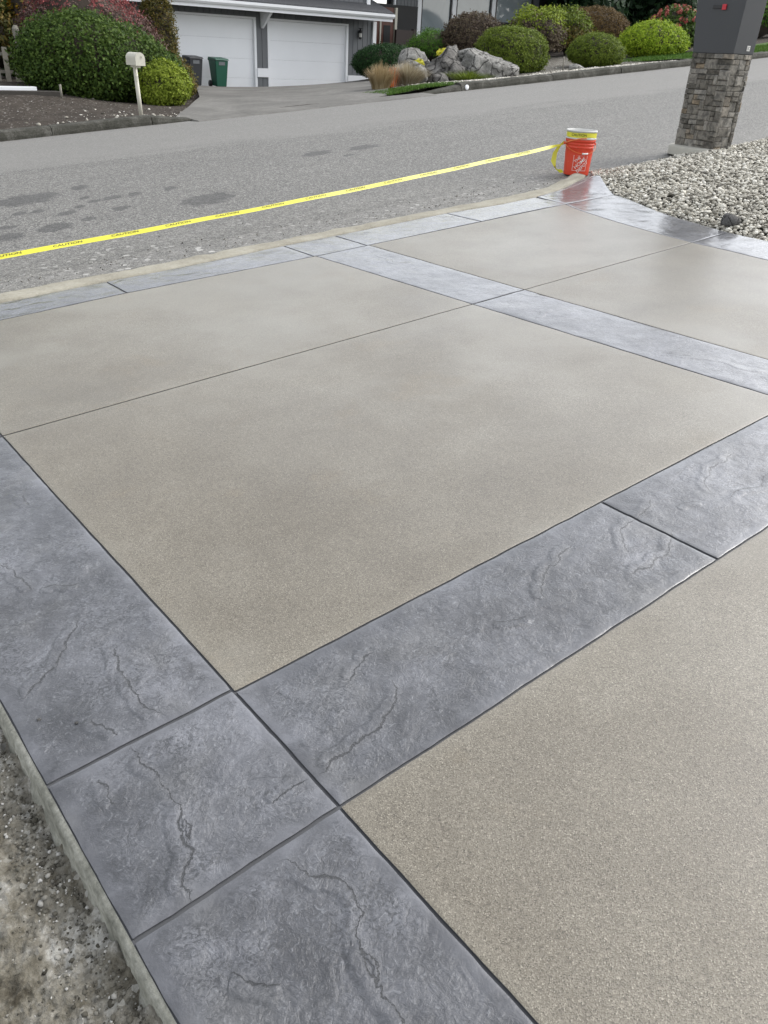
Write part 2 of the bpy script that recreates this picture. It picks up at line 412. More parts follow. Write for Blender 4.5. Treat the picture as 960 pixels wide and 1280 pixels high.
def obj(name, verts, faces, mat, parent=None, smooth=False, kind=None, attrs=None):
    me = bpy.data.meshes.new(name)
    if isinstance(verts, np.ndarray) and isinstance(faces, np.ndarray):
        nv, nf, k = len(verts), len(faces), faces.shape[1]
        me.vertices.add(nv); me.vertices.foreach_set('co', verts.astype(np.float32).ravel())
        me.loops.add(nf * k); me.loops.foreach_set('vertex_index', faces.astype(np.int32).ravel())
        me.polygons.add(nf)
        me.polygons.foreach_set('loop_start', np.arange(0, nf * k, k, dtype=np.int32))
        me.polygons.foreach_set('loop_total', np.full(nf, k, dtype=np.int32))
        me.update(calc_edges=True)
    else:
        me.from_pydata([tuple(v) for v in verts], [], [tuple(f) for f in faces]); me.update()
    if attrs:
        for k, a in attrs.items():
            at = me.attributes.new(k, 'FLOAT', 'POINT'); at.data.foreach_set('value', np.asarray(a, dtype=np.float32))
    if smooth: me.polygons.foreach_set('use_smooth', np.ones(len(me.polygons), dtype=bool))
    if mat: me.materials.append(mat)
    o = bpy.data.objects.new(name, me); COL.objects.link(o)
    adopt(o, parent)
    if kind: o['kind'] = kind
    return o

class MB:
    def __init__(s): s.v = []; s.f = []
    def add(s, vs, fs):
        k = len(s.v); s.v += [tuple(v) for v in vs]; s.f += [tuple(i + k for i in f) for f in fs]; return s
    def box(s, x0, x1, y0, y1, z0, z1, M=None):
        vs = [Vector((x, y, z)) for z in (z0, z1) for y in (y0, y1) for x in (x0, x1)]
        if M: vs = [M @ v for v in vs]
        return s.add(vs, [(0, 2, 3, 1), (4, 5, 7, 6), (0, 1, 5, 4), (2, 6, 7, 3), (0, 4, 6, 2), (1, 3, 7, 5)])
    def tube(s, pts, r, n=8, cap=True):
        pts = [Vector(p) for p in pts]; rr = r if isinstance(r, (list, tuple)) else [r] * len(pts)
        rings = []
        for i, p in enumerate(pts):
            d = (pts[min(i + 1, len(pts) - 1)] - pts[max(i - 1, 0)]).normalized()
            a = d.orthogonal().normalized() if i == 0 else (a - d * a.dot(d)).normalized()
            b = d.cross(a)
            rings.append([p + (a * math.cos(2 * math.pi * k / n) + b * math.sin(2 * math.pi * k / n)) * rr[i] for k in range(n)])
        k0 = len(s.v)
        for rg in rings: s.v += [tuple(v) for v in rg]
        for i in range(len(rings) - 1):
            for k in range(n):
                a0 = k0 + i * n + k; b0 = k0 + i * n + (k + 1) % n
                s.f.append((a0, b0, b0 + n, a0 + n))
        if cap:
            s.f.append(tuple(k0 + k for k in reversed(range(n)))); s.f.append(tuple(k0 + (len(rings) - 1) * n + k for k in range(n)))
        return s
    def lathe(s, prof, c, n=32, close=False):
        k0 = len(s.v)
        for r, z in prof:
            for k in range(n):
                a = 2 * math.pi * k / n; s.v.append((c[0] + r * math.cos(a), c[1] + r * math.sin(a), c[2] + z))
        for i in range(len(prof) - 1):
            for k in range(n):
                a0 = k0 + i * n + k; b0 = k0 + i * n + (k + 1) % n
                s.f.append((a0, b0, b0 + n, a0 + n))
        if close: s.f.append(tuple(k0 + k for k in reversed(range(n))))
        return s
    def build(s, name, mat, parent=None, smooth=False, kind=None, bevel=0):
        o = obj(name, s.v, s.f, mat, parent, smooth, kind)
        if bevel:
            b = o.modifiers.new('b', 'BEVEL'); b.width = bevel; b.segments = 2; b.limit_method = 'ANGLE'
        return o

# ---- numpy value noise
_perm = rng.random((256, 256))
def vnoise(x, y, s=1.0):
    x = np.asarray(x) * s; y = np.asarray(y) * s
    xi = np.floor(x).astype(int); yi = np.floor(y).astype(int)
    fx = x - xi; fy = y - yi; fx = fx * fx * (3 - 2 * fx); fy = fy * fy * (3 - 2 * fy)
    g = lambda a, b: _perm[a & 255, b & 255]
    return (g(xi, yi) * (1 - fx) + g(xi + 1, yi) * fx) * (1 - fy) + (g(xi, yi + 1) * (1 - fx) + g(xi + 1, yi + 1) * fx) * fy - .5
def fbm(x, y, s, o=4, g=.5):
    r = 0; a = 1
    for i in range(o): r = r + a * vnoise(x + 17.3 * i, y - 9.1 * i, s * 2 ** i); a *= g
    return r

def grid_obj(name, xs, ys, zf, mat, parent=None, kind=None, attrs=None, smooth=True):
    X, Y = np.meshgrid(xs, ys)
    Z = zf(X, Y)
    v = np.stack([X.ravel(), Y.ravel(), Z.ravel()], 1)
    nx, ny = len(xs), len(ys)
    i = (np.arange(ny - 1)[:, None] * nx + np.arange(nx - 1)[None]).ravel()
    f = np.stack([i, i + 1, i + nx + 1, i + nx], 1)
    at = {k: fn(X, Y).ravel() for k, fn in attrs.items()} if attrs else None
    return obj(name, v, f, mat, parent, smooth, kind, at)

# ------------------------------------------------------------------ heights
def drive_z(x, y): return .0698 * x - .0075 * y
def street_z(x, y):
    t = (y - 5.55) / (13.8 - 5.55)
    return (1 - t) * (.0698 * x - .043 - .022) + t * (.084 * x - .228) + .20 * t * (1 - t)
def kerb_z(x): return .084 * x - .228

# far yard: smooth surface through surveyed points
PTS = [(x, 14.15, kerb_z(x) + .10) for x in (-30, -15, -6, 0, 3, 5.5)] + [(x, 14.15, kerb_z(x) + .10) for x in (12.4, 15, 18, 22, 27, 33, 40, 50, 65)]
PTS += [(6.8, 14.1, kerb_z(6.8) + .02), (9, 14.1, kerb_z(9) + .02), (11.2, 14.1, kerb_z(11.2) + .02)]
PTS += [(7.34, 18.5, .36), (8.0, 17, .36), (9.3, 21.5, .40), (5.9, 19, .66), (5.4, 17.5, .55), (5.9, 17, .50), (2, 18, .45), (12.4, 25, .36), (15, 25, .28), (18.5, 25, .22),
        (16.6, 20.5, .85), (19.6, 22, 1.3), (20.4, 21, 1.42), (15.2, 16.5, .90), (16.1, 16.2, .97), (14, 16.8, .86), (12.2, 15.3, .78), (13.4, 15.8, .88),
        (18.2, 17.2, 1.16), (21.8, 19.5, 1.52), (23.5, 19.5, 1.7), (27.2, 21.5, 1.9), (21, 16.6, 1.40), (24.6, 17.3, 1.74), (28.4, 19, 1.95), (23.4, 15, 1.70 + .05),
        (20, 26, .9), (26, 27, 1.3), (33, 27, 2.3), (45, 27, 3.2), (60, 27, 4.6), (0, 27, .5), (-15, 27, -1), (-30, 30, -2), (10, 26, .4), (15, 40, .3), (40, 45, 3), (65, 45, 5), (-30, 45, -2)]
_P = np.array(PTS)
_r = np.hypot(_P[:, None, 0] - _P[None, :, 0], _P[:, None, 1] - _P[None, :, 1])
_A = np.block([[_r + np.eye(len(_P)) * .02, np.c_[np.ones(len(_P)), _P[:, :2]]], [np.r_[np.ones((1, len(_P))), _P[:, :2].T], np.zeros((3, 3))]])
_w = np.linalg.solve(_A, np.r_[_P[:, 2], 0, 0, 0])
def yard_z(x, y):
    x = np.asarray(x, float); y = np.asarray(y, float)
    r = np.hypot(x[..., None] - _P[:, 0], y[..., None] - _P[:, 1])
    z = r @ _w[:-3] + _w[-3] + _w[-2] * x + _w[-1] * y
    hk = np.interp(x, [6.2, 6.95, 11.2, 12.1], [.12, .024, .024, .12])
    t = np.clip((y - 14.0) / .7, 0, 1)
    return z * t + np.minimum(z, kerb_z(x) + hk - .004) * (1 - t)
def yz(x, y): return float(yard_z(np.array(x), np.array(y)))

# ------------------------------------------------------------------ far ground
grid_obj('terrain', np.linspace(-400, 500, 46), np.r_[np.linspace(-400, -8, 12), np.linspace(-4, 24, 6), np.linspace(30, 500, 18)],
         lambda X, Y: np.clip(.07 * X, -6, 6) - 1.2 + 0 * Y + np.clip((np.abs(Y - 10) - 40) * .02, 0, 6), MAT['terrain'], kind='structure')
grid_obj('yard', np.linspace(-30, 65, 191), np.linspace(14.02, 45, 63), lambda X, Y: yard_z(X, Y) + .03 * fbm(X, Y, 1.2, 3),
         MAT['soil_far'], kind='structure')

STAINS = [(3.87, 7.399, 0.258, -0.004, 0.111, 0.207), (2.534, 8.594, 0.294, 0.018, 0.082, 0.252), (2.317, 7.214, 0.148, -0.004, 0.047, 0.133), (3.158, 8.843, 0.093, 0.007, 0.046, 0.121), (2.275, 7.972, 0.059, 0.001, 0.022, 0.07), (2.424, 7.954, 0.061, 0.001, 0.028, 0.083), (2.592, 7.679, 0.085, 0.0, 0.033, 0.089), (2.002, 7.496, 0.088, -0.001, 0.019, 0.061), (2.995, 8.276, 0.054, 0.002, 0.025, 0.066), (2.799, 7.903, 0.051, 0.001, 0.027, 0.071), (3.188, 8.093, 0.096, 0.003, 0.037, 0.089), (3.419, 8.09, 0.071, 0.002, 0.034, 0.077), (3.045, 7.568, 0.09, -0.0, 0.038, 0.09), (3.826, 8.136, 0.075, 0.002, 0.046, 0.093), (2.654, 7.338, 0.059, -0.001, 0.028, 0.072), (2.997, 8.048, 0.053, 0.001, 0.025, 0.062), (1.907, 7.114, 0.125, -0.005, 0.034, 0.112), (6.187, 8.949, 0.211, 0.014, 0.098, 0.143), (6.902, 8.939, 0.228, 0.014, 0.112, 0.147), (6.372, 8.564, 0.083, 0.004, 0.049, 0.066)]
def stain_attr(X, Y):
    best = np.full(X.shape, -1.0)
    for cx, cy, a, b, c, d in STAINS:
        det = a * d - b * c; dx = X - cx; dy = Y - cy
        u = (dx * d - dy * c) / det; v = (-dx * b + dy * a) / det
        best = np.maximum(best, 1 - np.sqrt(u * u + v * v) / 1.15)
    return np.clip(best, -1, 1)
grid_obj('street', np.r_[np.linspace(-45, 0.9, 40), np.linspace(1, 9, 201), np.linspace(9.1, 75, 90)], np.r_[np.linspace(5.5, 10, 113), np.linspace(10.1, 14.0, 40)],
         lambda X, Y: street_z(X, Y) + .004 * fbm(X, Y, 2.0, 3), MAT['asphalt'], kind='structure', attrs={'stain': stain_attr})

# far kerb, block by block; dropped where the opposite driveway meets the road
kerb = empty('far_kerb', (10, 13.9, kerb_z(10)), kind='structure')
def kerb_block(x0, x1, h0, h1, name='kerb_block', wob=.006):
    fy = 13.50 if name == 'drop_kerb' else 13.77
    n = 4; vs = []; fs = []
    for i in range(n + 1):
        x = x0 + (x1 - x0) * i / n; h = h0 + (h1 - h0) * i / n
        zb = kerb_z(x) + random.uniform(-wob, wob); j = random.uniform(-wob, wob)
        prof = [(fy + j, -.10), (fy + .005 + j, h * .35), (fy + .03 + j, h * .85), (fy + .07 + j, h), (13.97, h + .008), (14.00, h * .8), (14.02, -.10)]
        vs += [(x, y, zb + z) for y, z in prof]
    k = 7
    for i in range(n):
        for q in range(k - 1): fs.append((i * k + q, i * k + q + 1, (i + 1) * k + q + 1, (i + 1) * k + q))
    fs.append(tuple(range(k))[::-1]); fs.append(tuple(n * k + q for q in range(k)))
    obj(name, vs, fs, MAT['kerb'] if name == 'kerb_block' else MAT['old_drive'], kerb)
x = -24.0
while x < 6.2:
    L = min(random.uniform(1.5, 2.4), 6.25 - x)
    if 6.25 - (x + L) < .5: L = 6.25 - x
    kerb_block(x + .006, x + L - .006, .13, .13); x += L
kerb_block(6.256, 6.95, .13, .03)
x = 6.956
while x < 11.2:
    kerb_block(x, x + 1.05, .022, .022, 'drop_kerb', .002); x += 1.057
kerb_block(x, x + .9, .03, .11); x += .906
while x < 44:
    L = random.uniform(.8, 1.7)
    kerb_block(x + .008, x + L - .008, .135, .135, wob=.010); x += L

# opposite driveway, laid over the yard; its fan follows the garage doors
EL = [(6.75, 14.0), (7.6, 15.2), (8.9, 17.2), (10.3, 20), (11.6, 23), (12.1, 25.2)]
ER = [(11.4, 14.0), (12.1, 14.9), (13.4, 16.4), (15.2, 19), (17.5, 22.5), (18.7, 25.2)]
def lerp_poly(P_, n):
    P_ = np.array(P_, float); d = np.r_[0, np.cumsum(np.hypot(*np.diff(P_, axis=0).T))]; s = np.linspace(0, d[-1], n)
    return np.stack([np.interp(s, d, P_[:, k]) for k in range(2)], 1)
def ruled(A, B, nu, nv, zf):
    a = lerp_poly(A, nu); b = lerp_poly(B, nu); tt = np.linspace(0, 1, nv)
    P = a[:, None] * (1 - tt)[None, :, None] + b[:, None] * tt[None, :, None]
    X, Y = P[..., 0], P[..., 1]; Z = zf(X, Y)
    v = np.stack([X.ravel(), Y.ravel(), Z.ravel()], 1)
    i = (np.arange(nu - 1)[:, None] * nv + np.arange(nv - 1)[None]).ravel()
    return v, np.stack([i, i + 1, i + nv + 1, i + nv], 1)
def old_z(X, Y):
    # plane-like drive: from the dropped kerb down to the doors
    t = np.clip((Y - 14) / 11, 0, 1)
    k = kerb_z(X) + .03; g = .38 - .026 * (X - 12.4)
    return k * (1 - t) ** 1.4 + g * (1 - (1 - t) ** 1.4)
v, f = ruled(EL, ER, 60, 30, lambda X, Y: np.where(Y < 14.02, kerb_z(X) + .022, np.maximum(old_z(X, Y), yard_z(X, Y) + .02 + .02 * np.clip((Y - 14) / 1.0, 0, 1))))
far_drive = obj('far_driveway', v, f, MAT['old_drive'], smooth=True, kind='structure')

# ------------------------------------------------------------------ near driveway
driveway = empty('driveway', (0.3, 1.0, drive_z(.3, 1)), kind='structure')
VEINS = [
 [(0.451,1.453),(0.461,1.429),(0.461,1.370),(0.469,1.303),(0.468,1.246),(0.476,1.212),(0.453,1.176),(0.442,1.139),(0.446,1.092),(0.434,1.076),(0.409,1.062),(0.389,1.033),(0.398,1.012),(0.387,0.968)],
 [(0.466,1.176),(0.468,1.149),(0.450,1.119)],
 [(0.363,1.402),(0.365,1.351),(0.361,1.306)],
 [(0.552,2.012),(0.514,1.960),(0.470,1.898),(0.424,1.839),(0.383,1.825),(0.348,1.803),(0.314,1.774),(0.282,1.782)],
 [(0.579,1.829),(0.565,1.764),(0.545,1.722),(0.550,1.666),(0.548,1.600),(0.549,1.529),(0.573,1.488)],
 [(0.423,1.594),(0.437,1.541),(0.450,1.497)],
 [(0.454,2.448),(0.474,2.374),(0.480,2.291),(0.482,2.221)],
 [(0.508,2.225),(0.570,2.190),(0.611,2.166)],
 [(0.658,2.842),(0.647,2.747)],
 [(1.097,1.226),(1.082,1.188),(1.059,1.166),(0.992,1.132),(0.943,1.111),(0.898,1.108),(0.846,1.099),(0.802,1.098),(0.756,1.085)],
 [(0.738,1.091),(0.692,1.094),(0.632,1.086)],
 [(1.120,1.338),(1.062,1.323),(0.990,1.280)],
 [(0.556,0.964),(0.593,0.931),(0.601,0.889),(0.645,0.844),(0.643,0.792),(0.638,0.754),(0.600,0.729),(0.590,0.701),(0.598,0.658),(0.568,0.606),(0.572,0.558),(0.572,0.531),(.60,.40),(.57,.2)],
 [(0.595,0.708),(0.578,0.666),(0.577,0.639),(0.574,0.614)],
 [(0.375,0.819),(0.400,0.776),(0.441,0.741)],
 [(1.946,1.332),(1.857,1.317),(1.775,1.294),(1.694,1.248),(1.652,1.185)],
 [(1.469,1.226),(1.510,1.193),(1.563,1.177)],
 [(2.390,1.347),(2.265,1.304),(2.167,1.293),(2.095,1.245),(2.050,1.179)],
 [(2.290,1.176),(2.195,1.136),(2.106,1.109),(2.025,1.097),(1.939,1.108)],
 [(2.406,1.262),(2.503,1.216)],
 [(2.917,1.354),(2.749,1.341),(2.653,1.300),(2.588,1.226)],
 [(2.580,1.173),(2.681,1.184),(2.769,1.141),(2.840,1.175),(2.899,1.173),(3.1,1.2),(3.3,1.15)],
 [(3.794,4.726),(3.730,4.426),(3.844,4.273)],
 [(3.711,3.459),(3.897,3.432),(3.926,3.139)],
 [(3.568,2.970),(3.762,3.034)],
 [(3.633,2.178),(3.756,2.009),(3.766,1.830),(3.842,1.722)],
 [(1.984,5.240),(2.108,5.315)],
 [(2.336,5.241),(2.581,5.134),(2.774,5.018),(2.956,4.969)],
 [(1.268,5.176),(1.424,5.169),(1.600,5.148)],
 [(1.309,5.314),(1.426,5.301),(1.568,5.295)],
 [(2.581,5.134),(2.663,5.005),(2.830,5.025)],
]
def fractal(pts, it=3, a=.16):
    pts = [np.array(p, float) for p in pts]
    for _ in range(it):
        out = [pts[0]]
        for p, q in zip(pts, pts[1:]):
            d = q - p; nrm = np.array([-d[1], d[0]])
            out += [(p + q) / 2 + nrm * random.uniform(-a, a), q]
        pts = out
    return np.array(pts)
VEINS = [fractal(v, 3 if len(v) < 8 else 2) for v in VEINS]
PIG = [ (.62, 1.62, .16, .12), (1.35, 1.22, .35, .12), (.55, .85, .2, .15), (1.75, 1.15, .3, .1), (2.2, 1.12, .18, .1), (3.75, 2.6, .15, .5), (.42, 2.05, .15, .25)]
PSTR = [.5, .4, .35, .4, .6, .5, .4]

def vein_attrs(X, Y):
    n = X.size; px = X.ravel(); py = Y.ravel()
    best = np.full(n, .2); sg = np.ones(n); wd = np.zeros(n)
    for vi, L in enumerate(VEINS):
        lo = L.min(0) - .12; hi = L.max(0) + .12
        idx = np.where((px > lo[0]) & (px < hi[0]) & (py > lo[1]) & (py < hi[1]))[0]
        if not len(idx): continue
        x = px[idx]; y = py[idx]
        seg = np.hypot(*np.diff(L, axis=0).T); tot = seg.sum(); acc = np.r_[0, np.cumsum(seg)]
        rs = np.random.default_rng(vi); wave = rs.random(8)
        for k in range(len(L) - 1):
            ax, ay = L[k]; dx, dy = L[k + 1] - L[k]; l2 = dx * dx + dy * dy + 1e-12
            tt = np.clip(((x - ax) * dx + (y - ay) * dy) / l2, 0, 1)
            d = np.hypot(x - ax - tt * dx, y - ay - tt * dy)
            s = np.sign((x - ax) * dy - (y - ay) * dx)
            m_ = d < best[idx]
            ii = idx[m_]
            best[ii] = d[m_]; sg[ii] = s[m_]
            u = (acc[k] + tt[m_] * seg[k]) / tot
            far = 1 + np.hypot(L[0][0], L[0][1]) * .18
            wd[ii] = np.clip(np.minimum(u, 1 - u) * 7, 0, 1) * (.45 + .75 * np.interp(u * 7, range(8), wave)) * far
    wd = wd * np.clip(1 - (best - .018) / .022, 0, 1)
    return best * np.where(sg == 0, 1, sg), wd

def slab(name, A, B, mat, res=.02, gap=.0034, textured=True, zoff=0.0, zfun=None):
    """a slab between two rails A and B (2-D polylines), rounded at the rim and open joints all round"""
    la = np.hypot(*np.diff(np.array(A, float), axis=0).T).sum(); lb = np.hypot(*np.diff(np.array(B, float), axis=0).T).sum()
    a0 = np.array(A, float); b0 = np.array(B, float)
    wid = np.hypot(*(b0.mean(0) - a0.mean(0))); Lm = (la + lb) / 2
    def params(L, gap):
        n = max(2, int(L / res)); e = np.array([gap, gap + .003, gap + .009]) / L
        return np.r_[e, np.linspace((gap + .02) / L, 1 - (gap + .02) / L, n), 1 - e[::-1]]
    gu = gap + (.0022 if textured and gap > .002 else 0)
    us = params(Lm, gu); vs_ = params(wid, gap)
    def sample(P_, s):
        P_ = np.array(P_, float); d = np.r_[0, np.cumsum(np.hypot(*np.diff(P_, axis=0).T))]; s = s * d[-1]
        return np.stack([np.interp(s, d, P_[:, k]) for k in range(2)], 1)
    a = sample(A, us); b = sample(B, us)
    P = a[:, None] * (1 - vs_)[None, :, None] + b[:, None] * vs_[None, :, None]
    X, Y = P[..., 0].copy(), P[..., 1].copy()
    du = np.minimum(us, 1 - us) * Lm; dv = np.minimum(vs_, 1 - vs_) * wid
    ED = np.minimum(du[:, None] - gu, dv[None, :] - gap)
    # joints are struck by hand: the rims wander by a few millimetres
    wob = np.exp(-np.maximum(ED, 0) / .03)
    X += wob * .0034 * fbm(X * 1.0, Y * 1.0, 14, 3); Y += wob * .0034 * fbm(X + 31, Y + 7, 14, 3)
    Z = (zfun or drive_z)(X, Y) + zoff
    Z = Z - .0016 * np.exp(-np.maximum(ED, 0) / .004)
    at = {'edge_distance': ED.ravel()}
    if textured:
        Z = Z + (.0028 * fbm(X, Y, 9, 4, .6) + .003 * fbm(X + 50, Y, 2.2, 2)) * np.clip(ED / .03, 0, 1)
        vd, vw = vein_attrs(X, Y)
        Z = Z + (np.clip(vd / .02, -1, 1) * .0012 * np.clip(vw, 0, 1)).reshape(Z.shape)
        pg = np.zeros(X.shape)
        for (cx, cy, rx, ry), st in zip(PIG, PSTR):
            pg = np.maximum(pg, st * np.clip(1.25 - np.hypot((X - cx) / rx, (Y - cy) / ry), 0, 1))
        at.update(vein=vd, vein_width=vw, pigment=pg.ravel())
    else:
        Z = Z + .0015 * fbm(X, Y, 1.5, 2)
    nu, nv = X.shape
    V = np.stack([X.ravel(), Y.ravel(), Z.ravel()], 1)
    i = (np.arange(nu - 1)[:, None] * nv + np.arange(nv - 1)[None]).ravel()
    F = np.stack([i, i + 1, i + nv + 1, i + nv], 1)
    # skirt
    ring = np.r_[np.arange(nv), np.arange(1, nu) * nv + nv - 1, (nu - 1) * nv + np.arange(nv - 2, -1, -1), np.arange(nu - 2, 0, -1) * nv]
    low = V[ring].copy(); low[:, 2] -= .05; low = np.r_[V[ring], low]
    k = len(V); nr = len(ring); j = np.arange(nr)
    S = np.stack([k + j, k + (j + 1) % nr, k + nr + (j + 1) % nr, k + nr + j], 1)
    for q in at: w_ = np.asarray(at[q]).ravel(); at[q] = np.r_[w_, w_[ring], w_[ring]]
    # orientation upwards
    e1 = P[1, 0] - P[0, 0]; e2 = P[0, 1] - P[0, 0]
    if e2[0] * e1[1] - e2[1] * e1[0] < 0: F = F[:, ::-1]; S = S[:, ::-1]
    o = obj(name, np.r_[V, low], np.r_[F, S], mat, driveway, smooth=True, attrs=at)
    o.data.materials.append(MAT['joint'])
    o.data.polygons.foreach_set('material_index', np.r_[np.zeros(len(F), np.int32), np.ones(len(S), np.int32)])
    return o

JY = 3.40                       # control joint that runs the whole width
RIN = [(6.14, 4.955), (6.048, 4.758), (5.896, 4.21), (5.806, 3.758), (5.746, 3.40), (5.731, 3.062), (5.697, 2.769), (5.60, 1.9), (5.52, .985), (5.45, -.2), (5.4, -2)]
ROUT = [(6.80, 4.93), (6.766, 4.773), (6.469, 4.19), (6.35, 3.836), (6.235, 3.40), (6.22, 3.326), (6.20, 3.066), (6.10, 1.9), (6.0, .985), (5.93, -.2), (5.88, -2)]
FIN = [(.25, 4.985), (1.212, 4.988), (2.0, 5.010), (2.506, 4.992), (3.417, 4.958), (3.91, 4.958), (5.074, 4.965), (5.691, 4.975), (6.14, 4.955)]
FOUT = [(.25, 5.33), (1.307, 5.33), (2.0, 5.345), (2.567, 5.335), (3.39, 5.375), (3.87, 5.375), (5.10, 5.400), (5.633, 5.345), (6.204, 5.355)]
def xin(y): return float(np.interp(y, [p[1] for p in RIN][::-1], [p[0] for p in RIN][::-1]))
def yin(x): return float(np.interp(x, [p[0] for p in FIN], [p[1] for p in FIN]))
def yout(x): return float(np.interp(x, [p[0] for p in FOUT], [p[1] for p in FOUT]))
def bl(y): return 3.42 + (4.95 - y) * .0415       # band across: left and right rail
def br(y): return 3.905 + (4.95 - y) * .0185
R1, R0 = 1.447, .985

# dark bed the joints are struck into
BASE = [(.262, -2), (5.86, -2), (6.18, 3.06), (6.22, 3.40), (6.45, 4.19), (6.77, 4.80), (7.24, 5.48), (6.95, 5.50), (6.62, 5.42), (6.2, 5.34), (.262, 5.33)]
obj('joint_bed', [(x, y, drive_z(x, y) - .0065) for x, y in BASE], [tuple(range(len(BASE)))], MAT['joint'], driveway)

# stamped border slabs
LX0, LX1 = .262, .747
for y0, y1, r in ((-2, -.35, .03), (-.35, R0, .0065), (R0, R1 + .01, .006), (R1 + .01, JY, .008), (JY, 4.985, .02)):
    slab('stamped_slab', [(LX0, y0), (LX0, y1)], [(LX1, y0), (LX1, y1)], MAT['stamped'], r)
for x0, x1, r in ((LX1, 2.236, .0075), (2.236, 3.93, .010), (3.93, 5.535, .02)):
    slab('stamped_slab', [(x0, R0), (x1, R0)], [(x0, R1), (x1, R1)], MAT['stamped'], r)
for y0, y1 in ((R1, JY), (JY, 4.958)):
    slab('stamped_slab', [(bl(y0), y0), (bl(y1), y1)], [(br(y0), y0), (br(y1), y1)], MAT['stamped'], .016)
fx = [.25, 2.0, 3.405, 3.885, 5.09, 6.17]
for x0, x1 in zip(fx, fx[1:]):
    xs = np.linspace(x0, x1, 8)
    slab('stamped_slab', [(x, yin(x)) for x in xs], [(x, yout(x)) for x in xs], MAT['stamped'], .018)
# the flared corner by the road, then the curved border running back
slab('stamped_slab', [(6.14, 4.955), (6.204, 5.355)], [(6.80, 4.93), (7.30, 5.52)], MAT['stamped'], .018,
     zfun=lambda X, Y: drive_z(X, Y) + .05 * np.clip((X + .5 * (Y - 5) - 6.75) / .7, 0, 1) ** 2)
slab('stamped_slab', [(6.204, 5.357), (6.62, 5.435), (6.95, 5.52)], [(6.21, 5.36), (6.80, 5.44), (7.30, 5.523)], MAT['stamped'], .018, gap=.001,
     zfun=lambda X, Y: drive_z(X, Y) + .05 * np.clip((X + .5 * (Y - 5) - 6.75) / .7, 0, 1) ** 2)
def cut(Pl, y0, y1):
    ys = np.linspace(y0, y1, 14); P_ = sorted(Pl, key=lambda p: p[1])
    return [(float(np.interp(y, [p[1] for p in P_], [p[0] for p in P_])), y) for y in ys]
for y0, y1 in ((JY, 4.945), (R1, JY), (-.2, R1), (-2, -.2)):
    slab('stamped_slab', cut(RIN, y0, y1), cut(ROUT, y0, y1), MAT['stamped'], .018)

# sand-finish field panels
G = .004
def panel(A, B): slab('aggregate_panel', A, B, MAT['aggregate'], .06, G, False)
ys = np.linspace(R1, JY, 6)
panel([(LX1, y) for y in ys], [(bl(y), y) for y in ys])
ys = np.linspace(JY, 4.975, 10)
panel([(x, JY) for x in np.linspace(LX1, bl(JY), 14)], [(x, yin(x)) for x in np.linspace(LX1, bl(4.96), 14)])
panel([(br(y), y) for y in np.linspace(R1, JY, 10)], cut(RIN, R1, JY)[:])
panel([(br(y), y) for y in np.linspace(JY, 4.958, 10)], cut(RIN, JY, 4.955))
panel([(LX1, y) for y in np.linspace(-2, R0, 6)], cut(RIN, -2, R0))

# exposed slab edge toward the open soil
n = 420; ysl = np.linspace(-2, 5.33, n); V = []; F = []
for i, y in enumerate(ysl):
    z = drive_z(.25, y); w1 = float(fbm(np.array(y), np.array(3.0), 4, 3)); w2 = float(fbm(np.array(y), np.array(9.0), 16, 4))
    for x_, dz in ((.2625, -.004), (.258, -.0065), (.2505, -.010), (.247 + .002 * w2, -.030), (.245 + .004 * w2, -.052 + .006 * w1), (.240 + .010 * w1 + .010 * w2, -.070 + .012 * w2), (.232 + .014 * w2, -.14)):
        V.append((x_, y, z + dz))
for i in range(n - 1):
    for q in range(6): F.append((i * 7 + q, (i + 1) * 7 + q, (i + 1) * 7 + q + 1, i * 7 + q + 1))
obj('slab_edge', V, F, MAT['raw'], driveway, smooth=True)

# poured lip between driveway and road
LI = [(.0, 5.333), (1.307, 5.333), (2.0, 5.350), (2.567, 5.340), (3.39, 5.380), (3.87, 5.380), (5.10, 5.405), (5.633, 5.350), (6.204, 5.360), (6.62, 5.440), (6.95, 5.525), (7.06, 5.545), (7.15, 5.565)]
LO = [(.0, 5.60), (1.402, 5.60), (1.917, 5.591), (2.513, 5.604), (3.16, 5.60), (3.916, 5.612), (4.437, 5.60), (5.28, 5.625), (5.921, 5.613), (6.564, 5.655), (6.95, 5.73), (7.10, 5.77), (7.20, 5.80)]
li = lerp_poly(LI, 240); lo = lerp_poly(LO, 240); V = []; F = []
prof = [(0, -.02), (.015, .003), (.25, .006), (.55, .006), (.8, -.004), (.95, -.020), (1.0, -.06)]
for i in range(240):
    w = float(fbm(np.array(li[i][0]), np.array(1.0), 8, 4)); x0 = li[i][0]
    rise = .070 * min(1, max(0, (x0 - 6.5) / .75)) ** 1.6
    for k, (s_, dz) in enumerate(prof):
        s2 = s_ + (.10 * w if k > 3 else 0)
        x = li[i][0] * (1 - s2) + lo[i][0] * s2; y = li[i][1] * (1 - s2) + lo[i][1] * s2
        V.append((x, y, drive_z(x, y) + dz + (rise if k < 6 else 0) + .004 * w))
for i in range(239):
    for q in range(6): F.append((i * 7 + q, (i + 1) * 7 + q, (i + 1) * 7 + q + 1, i * 7 + q + 1))
F.append(tuple(239 * 7 + q for q in range(7)))
obj('concrete_lip', V, F, MAT['lip'], driveway, smooth=True)

